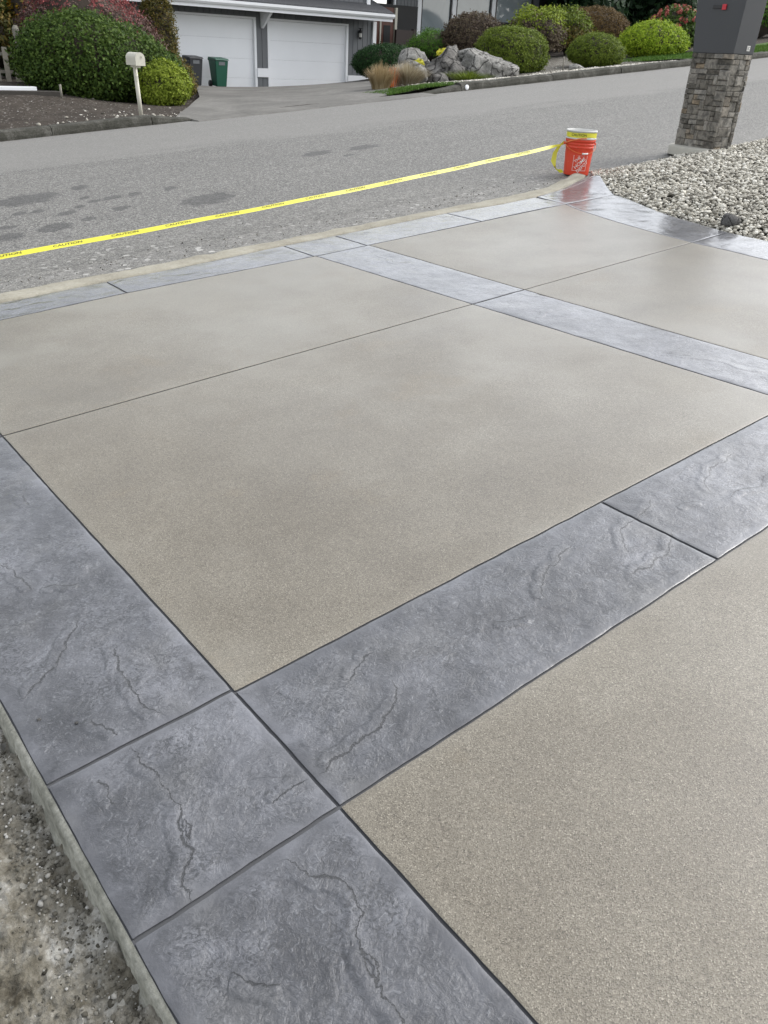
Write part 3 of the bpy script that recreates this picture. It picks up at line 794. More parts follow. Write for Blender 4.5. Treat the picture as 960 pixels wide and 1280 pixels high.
# ------------------------------------------------------------------ open soil beside the slab
def soil_z(X, Y):
    base = drive_z(.25, Y) - .050
    near = np.clip((.27 - X) / .10, 0, 1)
    return base - .030 * near + .016 * fbm(X, Y, 6, 4, .6) + .016 * fbm(X, Y, 34, 4, .65) + .05 * np.clip((.1 - X) / .6, 0, 1) * (.4 + fbm(X, Y, 2.5, 3)) + .045 * np.exp(-((X - .235) / .028) ** 2) * (fbm(X + 3, Y, 13, 5, .65) + .15)
grid_obj('bare_ground', np.r_[np.linspace(-6, -.5, 56), np.linspace(-.49, .27, 153)], np.r_[np.linspace(-2, .4, 80), np.linspace(.41, 2.6, 330), np.linspace(2.62, 5.6, 150)], soil_z, MAT['soil_near'], kind='structure')

# ------------------------------------------------------------------ stones in bulk
def ico(sub):
    bm = bmesh.new(); bmesh.ops.create_icosphere(bm, subdivisions=sub, radius=1)
    v = np.array([q.co[:] for q in bm.verts]); f = np.array([[q.index for q in p.verts] for p in bm.faces]); bm.free()
    return v, f
def pebbles(name, pts, sizes, mat, sub=1, flat=.7, parent=None, smooth=True, kind='stuff'):
    bv, bf = ico(sub); n = len(pts); nb = 10
    shapes = []
    for k in range(nb):
        d = bv.copy(); 
        for _ in range(5):
            ax = rng.normal(size=3); ax /= np.linalg.norm(ax); h = rng.uniform(.35, .75)
            pr = d @ ax; d = d - np.outer(np.maximum(pr - h, 0) * .85, ax)
        d *= rng.uniform(.75, 1.2, 3); d *= 1 + .06 * rng.normal(size=(len(d), 1)); shapes.append(d)
    q = rng.normal(size=(n, 4)); q /= np.linalg.norm(q, axis=1)[:, None]
    w, x, y, z = q.T
    Rm = np.stack([np.stack([1 - 2 * (y * y + z * z), 2 * (x * y - z * w), 2 * (x * z + y * w)], 1), np.stack([2 * (x * y + z * w), 1 - 2 * (x * x + z * z), 2 * (y * z - x * w)], 1), np.stack([2 * (x * z - y * w), 2 * (y * z + x * w), 1 - 2 * (x * x + y * y)], 1)], 1)
    sh = np.array(shapes)[rng.integers(0, nb, n)]
    V = np.einsum('nij,nkj->nki', Rm, sh) * sizes[:, None, None]; V[..., 2] *= flat; V += pts[:, None]
    F = (bf[None] + (np.arange(n) * len(bv))[:, None, None]).reshape(-1, 3)
    return obj(name, V.reshape(-1, 3), F, mat, parent, smooth, kind)

# crumbs of soil, gravel and mortar on the bare ground
n = 5200
px = np.r_[.235 - np.abs(rng.normal(0, .055, n // 2)), rng.uniform(-.7, .22, n // 2)]; py = rng.uniform(.3, 2.2, n)
pz = soil_z(px, py)
pebbles('soil_crumbs', np.stack([px, py, pz + .001], 1), np.clip(rng.lognormal(-6.0, .55, n), .001, .010), MAT['crumb'], smooth=False)
bpy.data.objects['soil_crumbs']['label'] = 'loose crumbs of soil and mortar along the slab edge'
bpy.data.objects['soil_crumbs']['category'] = 'crumbs'

# gravel bed beside the border
def rout(y): return np.interp(y, [p[1] for p in ROUT][::-1] + [5.60], [p[0] for p in ROUT][::-1] + [7.36])
def gravel_z(X, Y):
    d = np.maximum(X - rout(Y), 0); e = np.maximum(5.93 - Y, 0)
    rise = .15 * (1 - np.exp(-d / .7)) * (1 - np.exp(-e / .35)) + .02
    return drive_z(X, Y) + rise - .045 + .03 * fbm(X, Y, 1.6, 3)
gx = np.linspace(0, 1, 60); gyy = np.r_[np.linspace(-2, 5.96, 110)]
U, YY = np.meshgrid(gx, gyy); XX = rout(np.minimum(YY, 5.6)) + .0 + U ** 1.3 * 9
XX = XX + np.clip(YY - 5.6, 0, 1) * .8
V = np.stack([XX.ravel(), YY.ravel(), (gravel_z(XX, YY) - .02).ravel()], 1)
i = (np.arange(109)[:, None] * 60 + np.arange(59)[None]).ravel()
obj('gravel_bed', V, np.stack([i, i + 1, i + 61, i + 60], 1), MAT['gravel_bed'], smooth=True, kind='structure')
n = 60000
py = rng.uniform(1.2, 5.95, n); px = rout(np.minimum(py, 5.6)) + np.clip(py - 5.6, 0, 1) * .8 + .02 + rng.random(n) ** 1.15 * 6.2
ang = np.degrees(np.arctan2(px, py)); keep = (ang < 78) & (rng.random(n) < np.clip(1.25 - (px - rout(py)) / 9, .3, 1))
px = px[keep]; py = py[keep]
sz = np.clip(rng.lognormal(-4.25, .32, len(px)), .007, .030)
pz = gravel_z(px, py) + sz * .18 + rng.uniform(-.018, .016, len(px))
pebbles('gravel', np.stack([px, py, pz], 1), sz, MAT['pebble'])
tag(bpy.data.objects['gravel'], 'pale round gravel heaped beside the curved border', 'gravel')
# spilled pebbles in the gutter
n = 260
px = rng.uniform(1.2, 7.2, n); py = 5.66 + np.abs(rng.normal(0, .22, n))
tag(pebbles('gutter_grit', np.stack([px, py, street_z(px, py) + .003], 1), rng.uniform(.003, .009, n), MAT['crumb']), 'scattered grit along the road edge', 'grit')

def rock(name, c, r, mat, seed, label, sub=4, rough=.22, cuts=6, rot=0, group=None, cat='boulder', squash=None):
    bv, bf = ico(sub); rs = np.random.default_rng(seed); d = bv.copy()
    for _ in range(cuts):
        ax = rs.normal(size=3); ax /= np.linalg.norm(ax); h = rs.uniform(.50, .8); pr = d @ ax
        d = d - np.outer(np.maximum(pr - h, 0) * .92, ax)
    out = []
    for p in d:
        v = Vector(p); q = v * 1.7 + Vector((seed * 3.1, 0, 0))
        k = 1 + rough * (mnoise.fractal(q, 1.0, 2.0, 5) * .5) + rough * .35 * (mnoise.fractal(q * 4, .9, 2.0, 4))
        out.append(v * k)
    d = np.array(out); a = math.radians(rot); ca, sa = math.cos(a), math.sin(a)
    d = d * np.array(r); d = np.stack([d[:, 0] * ca - d[:, 1] * sa, d[:, 0] * sa + d[:, 1] * ca, d[:, 2]], 1) + np.array(c)
    o = obj(name, d, bf, mat, smooth=False)
    return tag(o, label, cat, group)

xs_, ys_ = 6.42, 3.50
rock('field_stone', (xs_, ys_, float(gravel_z(np.array(xs_), np.array(ys_))) + .03), (.105, .09, .07), MAT['darkstone'], 3, 'smooth dark grey stone at the edge of the pale gravel', 3, .10, 5, cat='stone')
rock('chip', (.318, 1.672, drive_z(.318, 1.672) + .003), (.006, .005, .004), MAT['darkstone'], 8, 'tiny dark chip lying on the stamped border slab by the soil', 2, .1, 4, cat='chip')
rock('chip', (.387, 1.602, drive_z(.387, 1.602) + .002), (.005, .004, .003), MAT['darkstone'], 9, 'smaller tiny chip nearer the cross joint of the left border', 2, .1, 4, cat='chip')

# ------------------------------------------------------------------ mailbox pillar
PC = Vector((9.42, 5.72, 0)); PR = math.radians(-8); PW, PD = .29, .52
zb = float(gravel_z(np.array(PC.x), np.array(PC.y))) + .02
PM = Matrix.Translation((PC.x, PC.y, zb)) @ Matrix.Rotation(PR, 4, 'Z')
pillar = empty('mailbox_pillar', (PC.x, PC.y, zb), 'stone clad mailbox pillar with charcoal metal box on top, in the gravel', 'mailbox')
PH = .975
MB().box(-PW / 2, PW / 2, -PD / 2, PD / 2, -.05, PH - .004, PM).build('core', MAT['mortar'], pillar)
def ashlar(W, H):
    """random squared rubble: fills W x H with rectangles of mixed size"""
    cw, ch = .060, .052; nx = max(2, round(W / cw)); ny = round(H / ch); used = [[False] * nx for _ in range(ny)]; out = []
    for j in range(ny):
        for i in range(nx):
            if used[j][i]: continue
            w = random.choice([1, 1, 2, 2, 2, 3]); h = random.choice([1, 1, 2, 2])
            if w == 1 and h == 1 and random.random() < .6: w = 2
            while i + w > nx or any(used[j][q] for q in range(i, min(i + w, nx))): w -= 1
            while j + h > ny: h -= 1
            if h == 2 and any(used[j + 1][q] for q in range(i, i + w)): h = 1
            for b in range(h):
                for q in range(w): used[j + b][i + q] = True
            out.append((i * W / nx, (i + w) * W / nx, j * H / ny, (j + h) * H / ny))
    return out
faces = [('x', -1, PD), ('x', 1, PD), ('y', -1, PW), ('y', 1, PW)]
for axn, sgn, W in faces:
    for a0, a1, b0, b1 in ashlar(W, PH):
        th = random.uniform(.010, .032); g = .0018
        tl = [random.uniform(-.006, .006) for _ in range(4)]
        A0, A1, B0, B1 = a0 - W / 2 + g, a1 - W / 2 - g, b0 + g, b1 - g
        if a0 < 1e-6: A0 -= .018 if axn == 'x' else -.002
        if a1 > W - 1e-6: A1 += .018 if axn == 'x' else -.002
        q = [(A0, B0), (A1, B0), (A1, B1), (A0, B1)]; vs = []
        half = (PW if axn == 'x' else PD) / 2; iw, ih = (A1 - A0) * .12, (B1 - B0) * .12
        for (a, b) in q: vs.append((a, b, half - .004))
        for (a, b) in q: vs.append((a, b, half + th * .62))
        for k, (a, b) in enumerate(q): vs.append((a + (iw if k in (0, 3) else -iw), b + (ih if k < 2 else -ih), half + th + tl[k]))
        w3 = []
        for a, b, c_ in vs:
            p = Vector((sgn * c_, a, b)) if axn == 'x' else Vector((a, sgn * c_, b)); w3.append(PM @ p)
        fs = [(8, 9, 10, 11)] + [(4 + k, 4 + (k + 1) % 4, 8 + (k + 1) % 4, 8 + k) for k in range(4)] + [(k, (k + 1) % 4, 4 + (k + 1) % 4, 4 + k) for k in range(4)]
        if (axn == 'x' and sgn < 0) or (axn == 'y' and sgn > 0): fs = [f_[::-1] for f_ in fs]
        obj('stone', w3, fs, MAT['ledge'], pillar)
# charcoal box: its street face leans outward going up
BW0, BD0, BH = PW / 2 + .022, PD / 2 + .016, .62
lean = .10
vs = [(-BW0, -BD0, PH), (BW0, -BD0, PH), (BW0, BD0, PH), (-BW0, BD0, PH), (-BW0, -BD0 - .02, PH + BH), (BW0, -BD0 - .02, PH + BH), (BW0, BD0 + lean, PH + BH), (-BW0, BD0 + lean, PH + BH)]
bx = MB().add([PM @ Vector(v) for v in vs], [(0, 3, 2, 1), (4, 5, 6, 7), (0, 1, 5, 4), (1, 2, 6, 5), (2, 3, 7, 6), (3, 0, 4, 7)]).build('box', MAT['charcoal'], pillar, bevel=.006)
MB().box(-BW0 - .02, BW0 + .02, -BD0 - .045, BD0 + lean + .03, PH + BH + .002, PH + BH + .03, PM).build('lid', MAT['charcoal'], bx, bevel=.005)
MB().box(-BW0 * .8, BW0 * .8, BD0 + lean * .62, BD0 + lean * .80 + .012, PH + .30, PH + .50, PM).build('door', MAT['charcoal'], bx, bevel=.004)
fl = MB().box(-BW0 - .012, -BW0 - .002, -.03, .115, PH + .420, PH + .452, PM).build('flag_arm', MAT['black_metal'], bx, bevel=.002)
MB().box(-BW0 - .018, -BW0 - .004, -.062, -.012, PH + .408, PH + .460, PM).build('flag', MAT['red'], bx, bevel=.002)
MB().box(.035, .085, -BD0 - .0045, -BD0 - .003, PH + .035, PH + .085, PM).build('sticker', MAT['print_white'], bx)
for r_ in range(3):
    MB().box(.041, .079 - .012 * (r_ == 1), -BD0 - .0062, -BD0 - .005, PH + .046 + .012 * r_, PH + .051 + .012 * r_, PM).build('print', MAT['siding'], bx)
# round poured pad
pv = MB().lathe([(.0, .0), (.33, .0), (.42, -.004), (.438, -.018), (.440, -.10)], (0, 0, 0), 48)
pad = [PM @ Vector((v[0] * .72, v[1] * .95, v[2] + .03)) for v in pv.v]
obj('base_pad', pad, pv.f, MAT['pad'], pillar, smooth=True)

# ------------------------------------------------------------------ buckets and tape
def text_mesh(txt, size, extr=0):
    cu = bpy.data.curves.new('t', 'FONT'); cu.body = txt; cu.size = size; cu.align_x = 'CENTER'; cu.align_y = 'CENTER'; cu.resolution_u = 3; cu.offset = size * .006
    o = bpy.data.objects.new('t', cu); COL.objects.link(o)
    dg = bpy.context.evaluated_depsgraph_get(); dg.update()
    me = o.evaluated_get(dg).to_mesh()
    vs = [tuple(v.co) for v in me.vertices]; fs = [tuple(p.vertices) for p in me.polygons]
    o.evaluated_get(dg).to_mesh_clear(); bpy.data.objects.remove(o); bpy.data.curves.remove(cu)
    return vs, fs
BC = Vector((7.44, 5.93, 0)); BC.z = float(street_z(BC.x, BC.y)) + .008
ob = empty('orange_bucket', BC, 'orange plastic bucket with white stencil print at the road edge', 'bucket')
R0b, R1b, HB = .130, .148, .345
def brad(z): return R0b + (R1b - R0b) * z / HB
pf = [(.0, .006), (R0b - .006, .006), (R0b, 0), (R0b + .001, .004)] + [(brad(z), z) for z in (.08, .16, .24, .262)] + [(brad(.264) + .006, .266), (brad(.27) + .006, .270), (brad(.272), .274), (brad(.292), .292), (brad(.294) + .006, .296), (brad(.3) + .006, .301), (brad(.303), .304), (brad(.318), .318), (brad(.32) + .007, .32), (R1b + .008, HB - .004), (R1b + .004, HB), (R1b - .003, HB), (R1b - .006, .2), (R0b - .004, .012)]
MB().lathe(pf, BC, 40).build('body', MAT['orange'], ob, True)
view = math.atan2(-BC.y, -BC.x)
def wrap(u, v, off): # u metres round the wall from the side facing the drive, v height
    r = brad(v) + off; a = view + .20 + u / r
    return (BC.x + r * math.cos(a), BC.y + r * math.sin(a), BC.z + v)
# square outline and stencil words set on the diagonal
sq, th, cy = .074, .0035, .122
out = []
for s_ in range(4):
    ca, sa = math.cos(s_ * math.pi / 2), math.sin(s_ * math.pi / 2)
    vs = []; fs = []
    for k in range(9):
        u = -sq + 2 * sq * k / 8
        for w_ in (sq - th, sq):
            x_, y_ = u * ca - w_ * sa, u * sa + w_ * ca; vs.append(wrap(x_, cy + y_, .0012))
    for k in range(8): fs.append((k * 2, k * 2 + 1, k * 2 + 3, k * 2 + 2))
    obj('print_line', vs, fs, MAT['print_white'], ob)
for txt, size, dx, dy in (('THE', .040, -.030, .034), ('HOME', .050, .0, .0), ('DEPOT', .046, .030, -.034)):
    vs, fs = text_mesh(txt, size); a = math.radians(45)
    obj('lettering', [wrap((x + 0) * math.cos(a) - y * math.sin(a) + dx, cy + x * math.sin(a) + y * math.cos(a) + dy, .0014) for x, y, z in vs], fs, MAT['print_white'], ob)
# wire bail folded down over the front, with its grip
bail = []
for k in range(25):
    ph = math.pi * k / 24; a = view - math.pi / 2 + .35 + ph
    r = R1b + .014; z = .30 - .085 * math.sin(ph)
    bail.append((BC.x + r * math.cos(a), BC.y + r * math.sin(a), BC.z + z))
MB().tube(bail, .0024, 6).build('bail_wire', MAT['orange_cord'], ob, True)
MB().tube(bail[11:15], .008, 8).build('grip', MAT['print_white'], ob, True)
for k in (0, 24):
    p = Vector(bail[k]); MB().tube([p * 1 - Vector((0, 0, .012)), p + Vector((0, 0, .012))], .012, 8).build('bail_ear', MAT['orange'], ob, True)

wb = empty('white_bucket', BC + Vector((0, 0, .10)), 'dirty white bucket nested in the orange one, yellow tape round its rim', 'bucket')
z0 = HB + .002; Wc = BC
pf = [(.0, .10), (R0b - .012, .10), (R1b - .010, HB + .0), (R1b + .006, z0), (R1b + .011, z0 + .003), (R1b + .011, z0 + .012), (R1b + .002, z0 + .014), (R1b + .003, z0 + .066), (R1b + .012, z0 + .068), (R1b + .013, z0 + .080), (R1b + .008, z0 + .084), (R1b + .002, z0 + .083), (R1b - .002, z0 + .07), (R1b - .012, HB - .1), (R0b - .016, .106), (0, .106)]
MB().lathe(pf, Wc, 48).build('body', MAT['bucket_white'], wb, True)

# caution tape: band round the rim, loop at the side, long run to the left
tp = empty('caution_tape', BC + Vector((-.3, 0, .2)), 'yellow caution tape stretched along the road edge to the bucket', 'tape')
vs = []; fs = []; n = 48
for k in range(n + 1):
    a = 2 * math.pi * k / n; r = R1b + .0065 + .0015 * math.sin(5 * a)
    wv = .004 * math.sin(3 * a + 1)
    for z in (z0 + .018 + wv, z0 + .062 + wv * .5): vs.append((Wc.x + r * math.cos(a), Wc.y + r * math.sin(a), Wc.z + z))
for k in range(n): fs.append((k * 2, k * 2 + 2, k * 2 + 3, k * 2 + 1))
obj('rim_band', vs, fs, MAT['tape'], tp, True)
tv, tf = text_mesh('CAUTION', .036)
for off in (-.055, .5):
    def rimmap(x, y):
        r = R1b + .010; a = view + off - .10 + x / r * 1.0
        return (Wc.x + r * math.cos(a), Wc.y + r * math.sin(a), Wc.z + z0 + .040 + y)
    if off < 0: obj('lettering', [rimmap(x, y) for x, y, z in tv], tf, MAT['ink'], tp)
lft = Vector((BC.x - .150 * math.sin(view) * -1, BC.y, 0))
side = Vector((math.cos(view - math.pi / 2), math.sin(view - math.pi / 2), 0))  # towards picture left
front = Vector((math.cos(view), math.sin(view), 0))
if side.dot(Vector((-.78, .62, 0))) < 0: side = -side
tie = BC + side * (R1b + .012) + Vector((0, 0, .285))
END = Vector((-.6, 5.88, drive_z(-.6, 5.88) + .134))
def tape_pt(s_):  # s_ 0 at the bucket, 1 at the far end
    p = tie.lerp(END, s_); p.z -= .10 * 4 * s_ * (1 - s_) * .55; return p
n = 150; vs = []; fs = []
for k in range(n + 1):
    s_ = k / n; p = tape_pt(s_)
    wid = .0175 * min(1, .25 + s_ * 25)
    tw = math.radians(48 + 5 * math.sin(s_ * 9) + 3 * math.sin(s_ * 23))
    p = p + Vector((0, .0018 * math.sin(s_ * 61), .0015 * math.sin(s_ * 47 + 1)))
    d = Vector((0, math.cos(tw), math.sin(tw)))
    vs += [tuple(p - d * wid), tuple(p), tuple(p + d * wid)]
for k in range(n): fs += [(k * 3, k * 3 + 3, k * 3 + 4, k * 3 + 1), (k * 3 + 1, k * 3 + 4, k * 3 + 5, k * 3 + 2)]
obj('ribbon', vs, fs, MAT['tape'], tp, True)
Ltape = (END - tie).length
tv, tf = text_mesh('CAUTION', .025)
for q in range(1, 19):
    sc = (.22 + q * .43) / Ltape
    if sc > .97: break
    p = tape_pt(sc); p2 = tape_pt(sc - .01); ex = (p2 - p).normalized()
    tw = math.radians(48 + 5 * math.sin(sc * 9) + 3 * math.sin(sc * 23)); up = Vector((0, math.cos(tw), math.sin(tw)))
    nrm = ex.cross(up)
    if nrm.y > 0: nrm = -nrm
    obj('lettering', [p + ex * x * 1.9 + up * (y * .85 + .003) + nrm * .003 for x, y, z in tv], tf, MAT['ink'], tp)
# the loose loop hanging beside the bucket
lp = [tie + Vector((0, 0, .03)), tie + side * .05 + Vector((0, 0, -.02)), tie + side * .085 + Vector((0, 0, -.09)), tie + side * .09 + Vector((0, 0, -.17)), tie + side * .07 + Vector((0, 0, -.23)), tie + side * .02 + Vector((0, 0, -.262)), tie - side * .02 + Vector((0, 0, -.255))]
vs = []; fs = []
for k, p in enumerate(lp):
    w_ = (.010, .016, .024, .026, .024, .022, .02)[k]
    dd = (side * .8 + front * .35 * math.sin(k)).normalized() if k < 4 else (side * .55 + Vector((0, 0, .6))).normalized()
    vs += [tuple(p - dd * w_ + front * .01 * k), tuple(p + dd * w_ + front * .01 * k)]
for k in range(len(lp) - 1): fs.append((k * 2, k * 2 + 1, k * 2 + 3, k * 2 + 2))
obj('loop', vs, fs, MAT['tape'], tp, True)
# orange tie cord
cord = [tie + Vector((0, 0, .03)) + front * .01, tie + side * .012 + front * .03 + Vector((0, 0, .005)), BC + side * .11 + front * .115 + Vector((0, 0, .325)), BC + side * .02 + front * .162 + Vector((0, 0, .352)), BC - side * .06 + front * .15 + Vector((0, 0, .36))]
MB().tube(cord, .006, 6).build('tie_cord', MAT['orange_cord'], tp, True)
st = MB().box(-.02, .02, -.02, .02, -.1, .35, Matrix.Translation((END.x, END.y, drive_z(END.x, END.y)))).build('stake', MAT['wood'], None)
tag(st, 'short wooden stake holding the far end of the yellow tape', 'stake')

# ------------------------------------------------------------------ plants
def quads_obj(name, C, Nrm, size, mat, parent, aspect=.6, spread=.6):
    n = len(C)
    Nn = Nrm + spread * rng.normal(size=(n, 3)); Nn /= np.linalg.norm(Nn, axis=1)[:, None]
    r = rng.normal(size=(n, 3)); T = np.cross(Nn, r); T /= np.linalg.norm(T, axis=1)[:, None] + 1e-9
    B = np.cross(Nn, T)
    s = size * rng.uniform(.6, 1.3, n)
    a = T * s[:, None]; b = B * (s * aspect)[:, None]; k = Nn * (s * .18)[:, None]
    V = np.stack([C - a, C + b - k, C + a, C - b - k], 1).reshape(-1, 3)
    F = np.arange(n * 4).reshape(n, 4)
    return obj(name, V, F, mat, parent)

def dome_dirs(n, zmin=-.35):
    d = rng.normal(size=(int(n * 2.2), 3)); d /= np.linalg.norm(d, axis=1)[:, None]
    d = d[d[:, 2] > zmin][:n]; return d

def bush(name, c, r, mats, label, leaf=.035, clusters=900, per=11, csize=.09, lump=.10, depth=.12, zmin=-.45, power=2.0, shape=None, group=None, cat='shrub', stems=3, core=.86, spread=.55, lumpfreq=2.2, aspect=.6):
    """c = base centre on the ground, r = (rx, ry, height)"""
    root = empty(name, c, label, cat, group)
    H = r[2]; cz = H * .42
    ph = rng.uniform(0, 6.28, (6, 1)); fr = rng.normal(0, lumpfreq, (6, 3))
    def surf(d):
        # superellipsoid
        q = (np.abs(d) ** power).sum(1) ** (-1 / power)
        lm = np.cos(fr @ d.T + ph).mean(0) * lump * 1.6
        rad = q * (1 + lm)
        up = np.where(d[:, 2] > 0, H - cz, cz * 1.02)
        P = np.stack([d[:, 0] * r[0] * rad, d[:, 1] * r[1] * rad, d[:, 2] * up * rad + cz], 1)
        if shape is not None: P = shape(P)
        return P
    d = dome_dirs(clusters, zmin)
    off = 1 - rng.random(len(d)) ** 1.6 * depth + (rng.random(len(d)) < .07) * rng.random(len(d)) * (.05 + depth * .3)
    S = surf(d); cc = np.array([0, 0, cz * .8]); S = cc + (S - cc) * off[:, None]
    nr = S - cc; nr /= np.linalg.norm(nr, axis=1)[:, None]
    C = np.repeat(S, per, 0) + rng.normal(0, csize * .5, (len(S) * per, 3)) * np.array([1, 1, .8]); Nr = np.repeat(nr, per, 0)
    Nr = Nr + rng.normal(0, .25, (len(S), 3)).repeat(per, 0) + np.array([0, 0, .25])
    C[:, 2] = np.maximum(C[:, 2], .01)
    W = C + np.array(c)
    mlist = mats if isinstance(mats, list) else [mats]
    if len(mlist) == 1:
        quads_obj('crown', W, Nr, leaf, mlist[0], root, aspect, spread)
    else:
        # the second material takes the upper sprays
        hrel = np.repeat(S[:, 2] / H + rng.normal(0, .12, len(S)), per)
        up = hrel > .62
        quads_obj('crown', W[~up], Nr[~up], leaf, mlist[0], root, aspect, spread)
        quads_obj('new_growth', W[up], Nr[up], leaf, mlist[1], root, aspect, spread)
    # twiggy inside
    bv, bf = ico(3); sv = surf(bv / np.linalg.norm(bv, axis=1)[:, None]); sv = cc + (sv - cc) * core; sv[:, 2] = np.maximum(sv[:, 2], .02)
    obj('twigs', sv + np.array(c), bf, MAT['bark'], root, True)
    mb = MB()
    for k in range(stems):
        a = 6.28 * k / stems + .4; b0 = Vector(c) + Vector((.05 * math.cos(a), .05 * math.sin(a), -.08))
        mb.tube([b0, b0 + Vector((r[0] * .18 * math.cos(a), r[1] * .18 * math.sin(a), H * .35)), b0 + Vector((r[0] * .4 * math.cos(a), r[1] * .4 * math.sin(a), H * .7))], [.03, .022, .01], 6)
    mb.build('stem', MAT['bark'], root, True)
    return root

def at_ground(x, y): return (x, y, yz(x, y) - .02)

# left of the opposite driveway
def slope_right(P):
    # the big evergreen tapers toward the garage side
    Q = P.copy(); t_ = np.clip((Q[:, 0] + .4) / 2.4, 0, 1); Q[:, 2] *= 1 - .50 * t_ ** 1.3; return Q
bush('clipped_evergreen', at_ground(7.45, 18.6), (1.68, 1.3, 1.58), MAT['lf_dark'], 'huge dark green clipped evergreen mound behind the cream mailbox', .034, 3200, 12, .12, .05, .09, zmin=-.85, power=2.4, shape=slope_right, lumpfreq=3, cat='bush')
bush('round_bush', at_ground(8.02, 17.0), (.50, .48, .82), MAT['lf_yellow'], 'small yellow-green bush beside the cream mailbox post', .024, 1300, 11, .06, .08, .12, zmin=-.8, cat='bush')
bush('round_bush', at_ground(8.9, 18.5), (.55, .5, .85), MAT['lf_rust'], 'low rusty green bush between the big evergreen mound and the driveway', .026, 800, 10, .07, .08, .14, zmin=-.8, cat='bush')
def slope_right2(P):
    Q = P.copy(); t_ = np.clip((Q[:, 0] + .7) / 2.1, 0, 1); Q[:, 2] *= 1 - .30 * t_; return Q
bush('red_shrub', at_ground(8.45, 21.6), (1.65, 1.1, 2.65), [MAT['lf_mauve'], MAT['lf_red']], 'tall rose red shrub rising behind the big evergreen mound', .030, 2200, 11, .11, .10, .18, shape=slope_right2, cat='shrub')
bush('column_bush', at_ground(10.50, 22.4), (.45, .5, 2.1), MAT['lf_rust'], 'tall rusty green clipped bush beside the left garage door', .026, 1500, 11, .08, .06, .10, zmin=-.8, power=2.6, cat='bush')
# right of it
bush('clipped_dome', at_ground(16.5, 20.4), (1.0, .9, .88), MAT['lf_darker'], 'low dark green dome in front of the entry door', .024, 2000, 11, .07, .04, .07, zmin=-.8, cat='bush')
bush('soft_shrub', at_ground(19.6, 22.0), (.85, .7, .92), MAT['lf_mid'], 'bright green feathery shrub below the tall left window', .045, 800, 10, .12, .14, .3, aspect=.22, cat='shrub')
bush('bronze_shrub', at_ground(20.35, 21.0), (1.0, .9, 1.28), MAT['lf_purple'], 'purple brown loose shrub behind the pale boulder', .028, 1700, 10, .09, .08, .18, cat='shrub')
bush('clipped_dome', at_ground(18.25, 17.3), (.90, .85, 1.10), MAT['lf_olive'], 'large olive green ball right of the pale boulder', .022, 2600, 11, .06, .025, .06, zmin=-.85, power=2.6, cat='bush')
bush('variegated_shrub', at_ground(21.7, 19.6), (.95, .8, 1.50), [MAT['lf_purple'], MAT['lf_yellow']], 'yellow tipped shrub under the right window of the house', .036, 1000, 10, .11, .16, .3, stems=5, core=.7, cat='shrub')
bush('variegated_shrub', at_ground(23.6, 19.9), (1.0, .8, 1.25), [MAT['lf_rust'], MAT['lf_olive']], 'spreading yellow green shrub between the olive ball and the russet mound', .036, 1000, 10, .12, .18, .3, stems=5, core=.66, cat='shrub')
bush('russet_mound', at_ground(26.9, 21.6), (1.40, 1.2, 1.40), MAT['lf_brown'], 'russet brown leafy mound behind the small olive ball', .028, 2400, 11, .08, .03, .07, cat='bush')
bush('clipped_dome', at_ground(21.05, 16.7), (.80, .76, .86), MAT['lf_olive'], 'small olive green ball close to the kerb beside the lawn', .022, 2000, 11, .06, .03, .07, zmin=-.85, cat='bush')
bush('golden_dome', at_ground(24.75, 17.5), (1.2, 1.0, .95), MAT['lf_lime'], 'bright lime green spreading mound at the edge of the lawn', .028, 2000, 11, .09, .07, .14, zmin=-.8, cat='bush')
rh = bush('rhododendron', at_ground(28.3, 19.2), (1.0, .9, 1.38), MAT['lf_dark'], 'rhododendron with faded pink blooms behind the lime green mound', .060, 500, 10, .14, .14, .3, cat='shrub')
dd = dome_dirs(75, .0); base = np.array(at_ground(28.3, 19.2)) + np.array([0, 0, .58])
cc = base + dd * np.array([1.04, .94, .84]); cc = cc[(cc[:, 2] - base[2]) > .12]
C = np.repeat(cc, 16, 0); dr = rng.normal(size=C.shape); dr /= np.linalg.norm(dr, axis=1)[:, None]
quads_obj('bloom', C + dr * .075, dr, .045, MAT['lf_pink'], rh, .8, .2)
bush('leafy_shrub', at_ground(36.5, 21.0), (1.3, 1.1, 1.9), MAT['lf_mid'], 'green shrub seen to the right of the mailbox pillar', .055, 700, 10, .15, .15, .3, cat='shrub')
bush('leafy_shrub', at_ground(38.6, 20.2), (1.0, .9, 1.0), MAT['lf_brown'], 'low brown shrub at the far right behind the pillar', .045, 500, 10, .12, .12, .2, cat='shrub')
# left background planting
bush('hedge_shrub', at_ground(5.3, 22.2), (1.3, 1.0, 2.5), MAT['lf_rust'], 'straggly olive shrub behind the grey wooden post', .055, 800, 10, .15, .2, .35, cat='shrub')
bush('hedge_shrub', at_ground(3.2, 21.0), (1.2, 1.0, 2.2), MAT['lf_olive'], 'olive shrub at the far left of the dark soil bed', .05, 600, 10, .15, .2, .35, cat='shrub')
bush('gold_shrub', at_ground(8.0, 24.4), (.55, .55, 2.6), [MAT['lf_rust'], MAT['lf_gold']], 'shrub with golden top leaves behind the evergreen mound', .055, 300, 10, .14, .2, .3, cat='shrub')
bush('hedge_shrub', at_ground(6.9, 25.2), (1.4, 1.0, 2.9), MAT['lf_dark'], 'dark shrub at the back left between post and golden shrub', .06, 700, 10, .16, .2, .3, cat='shrub')

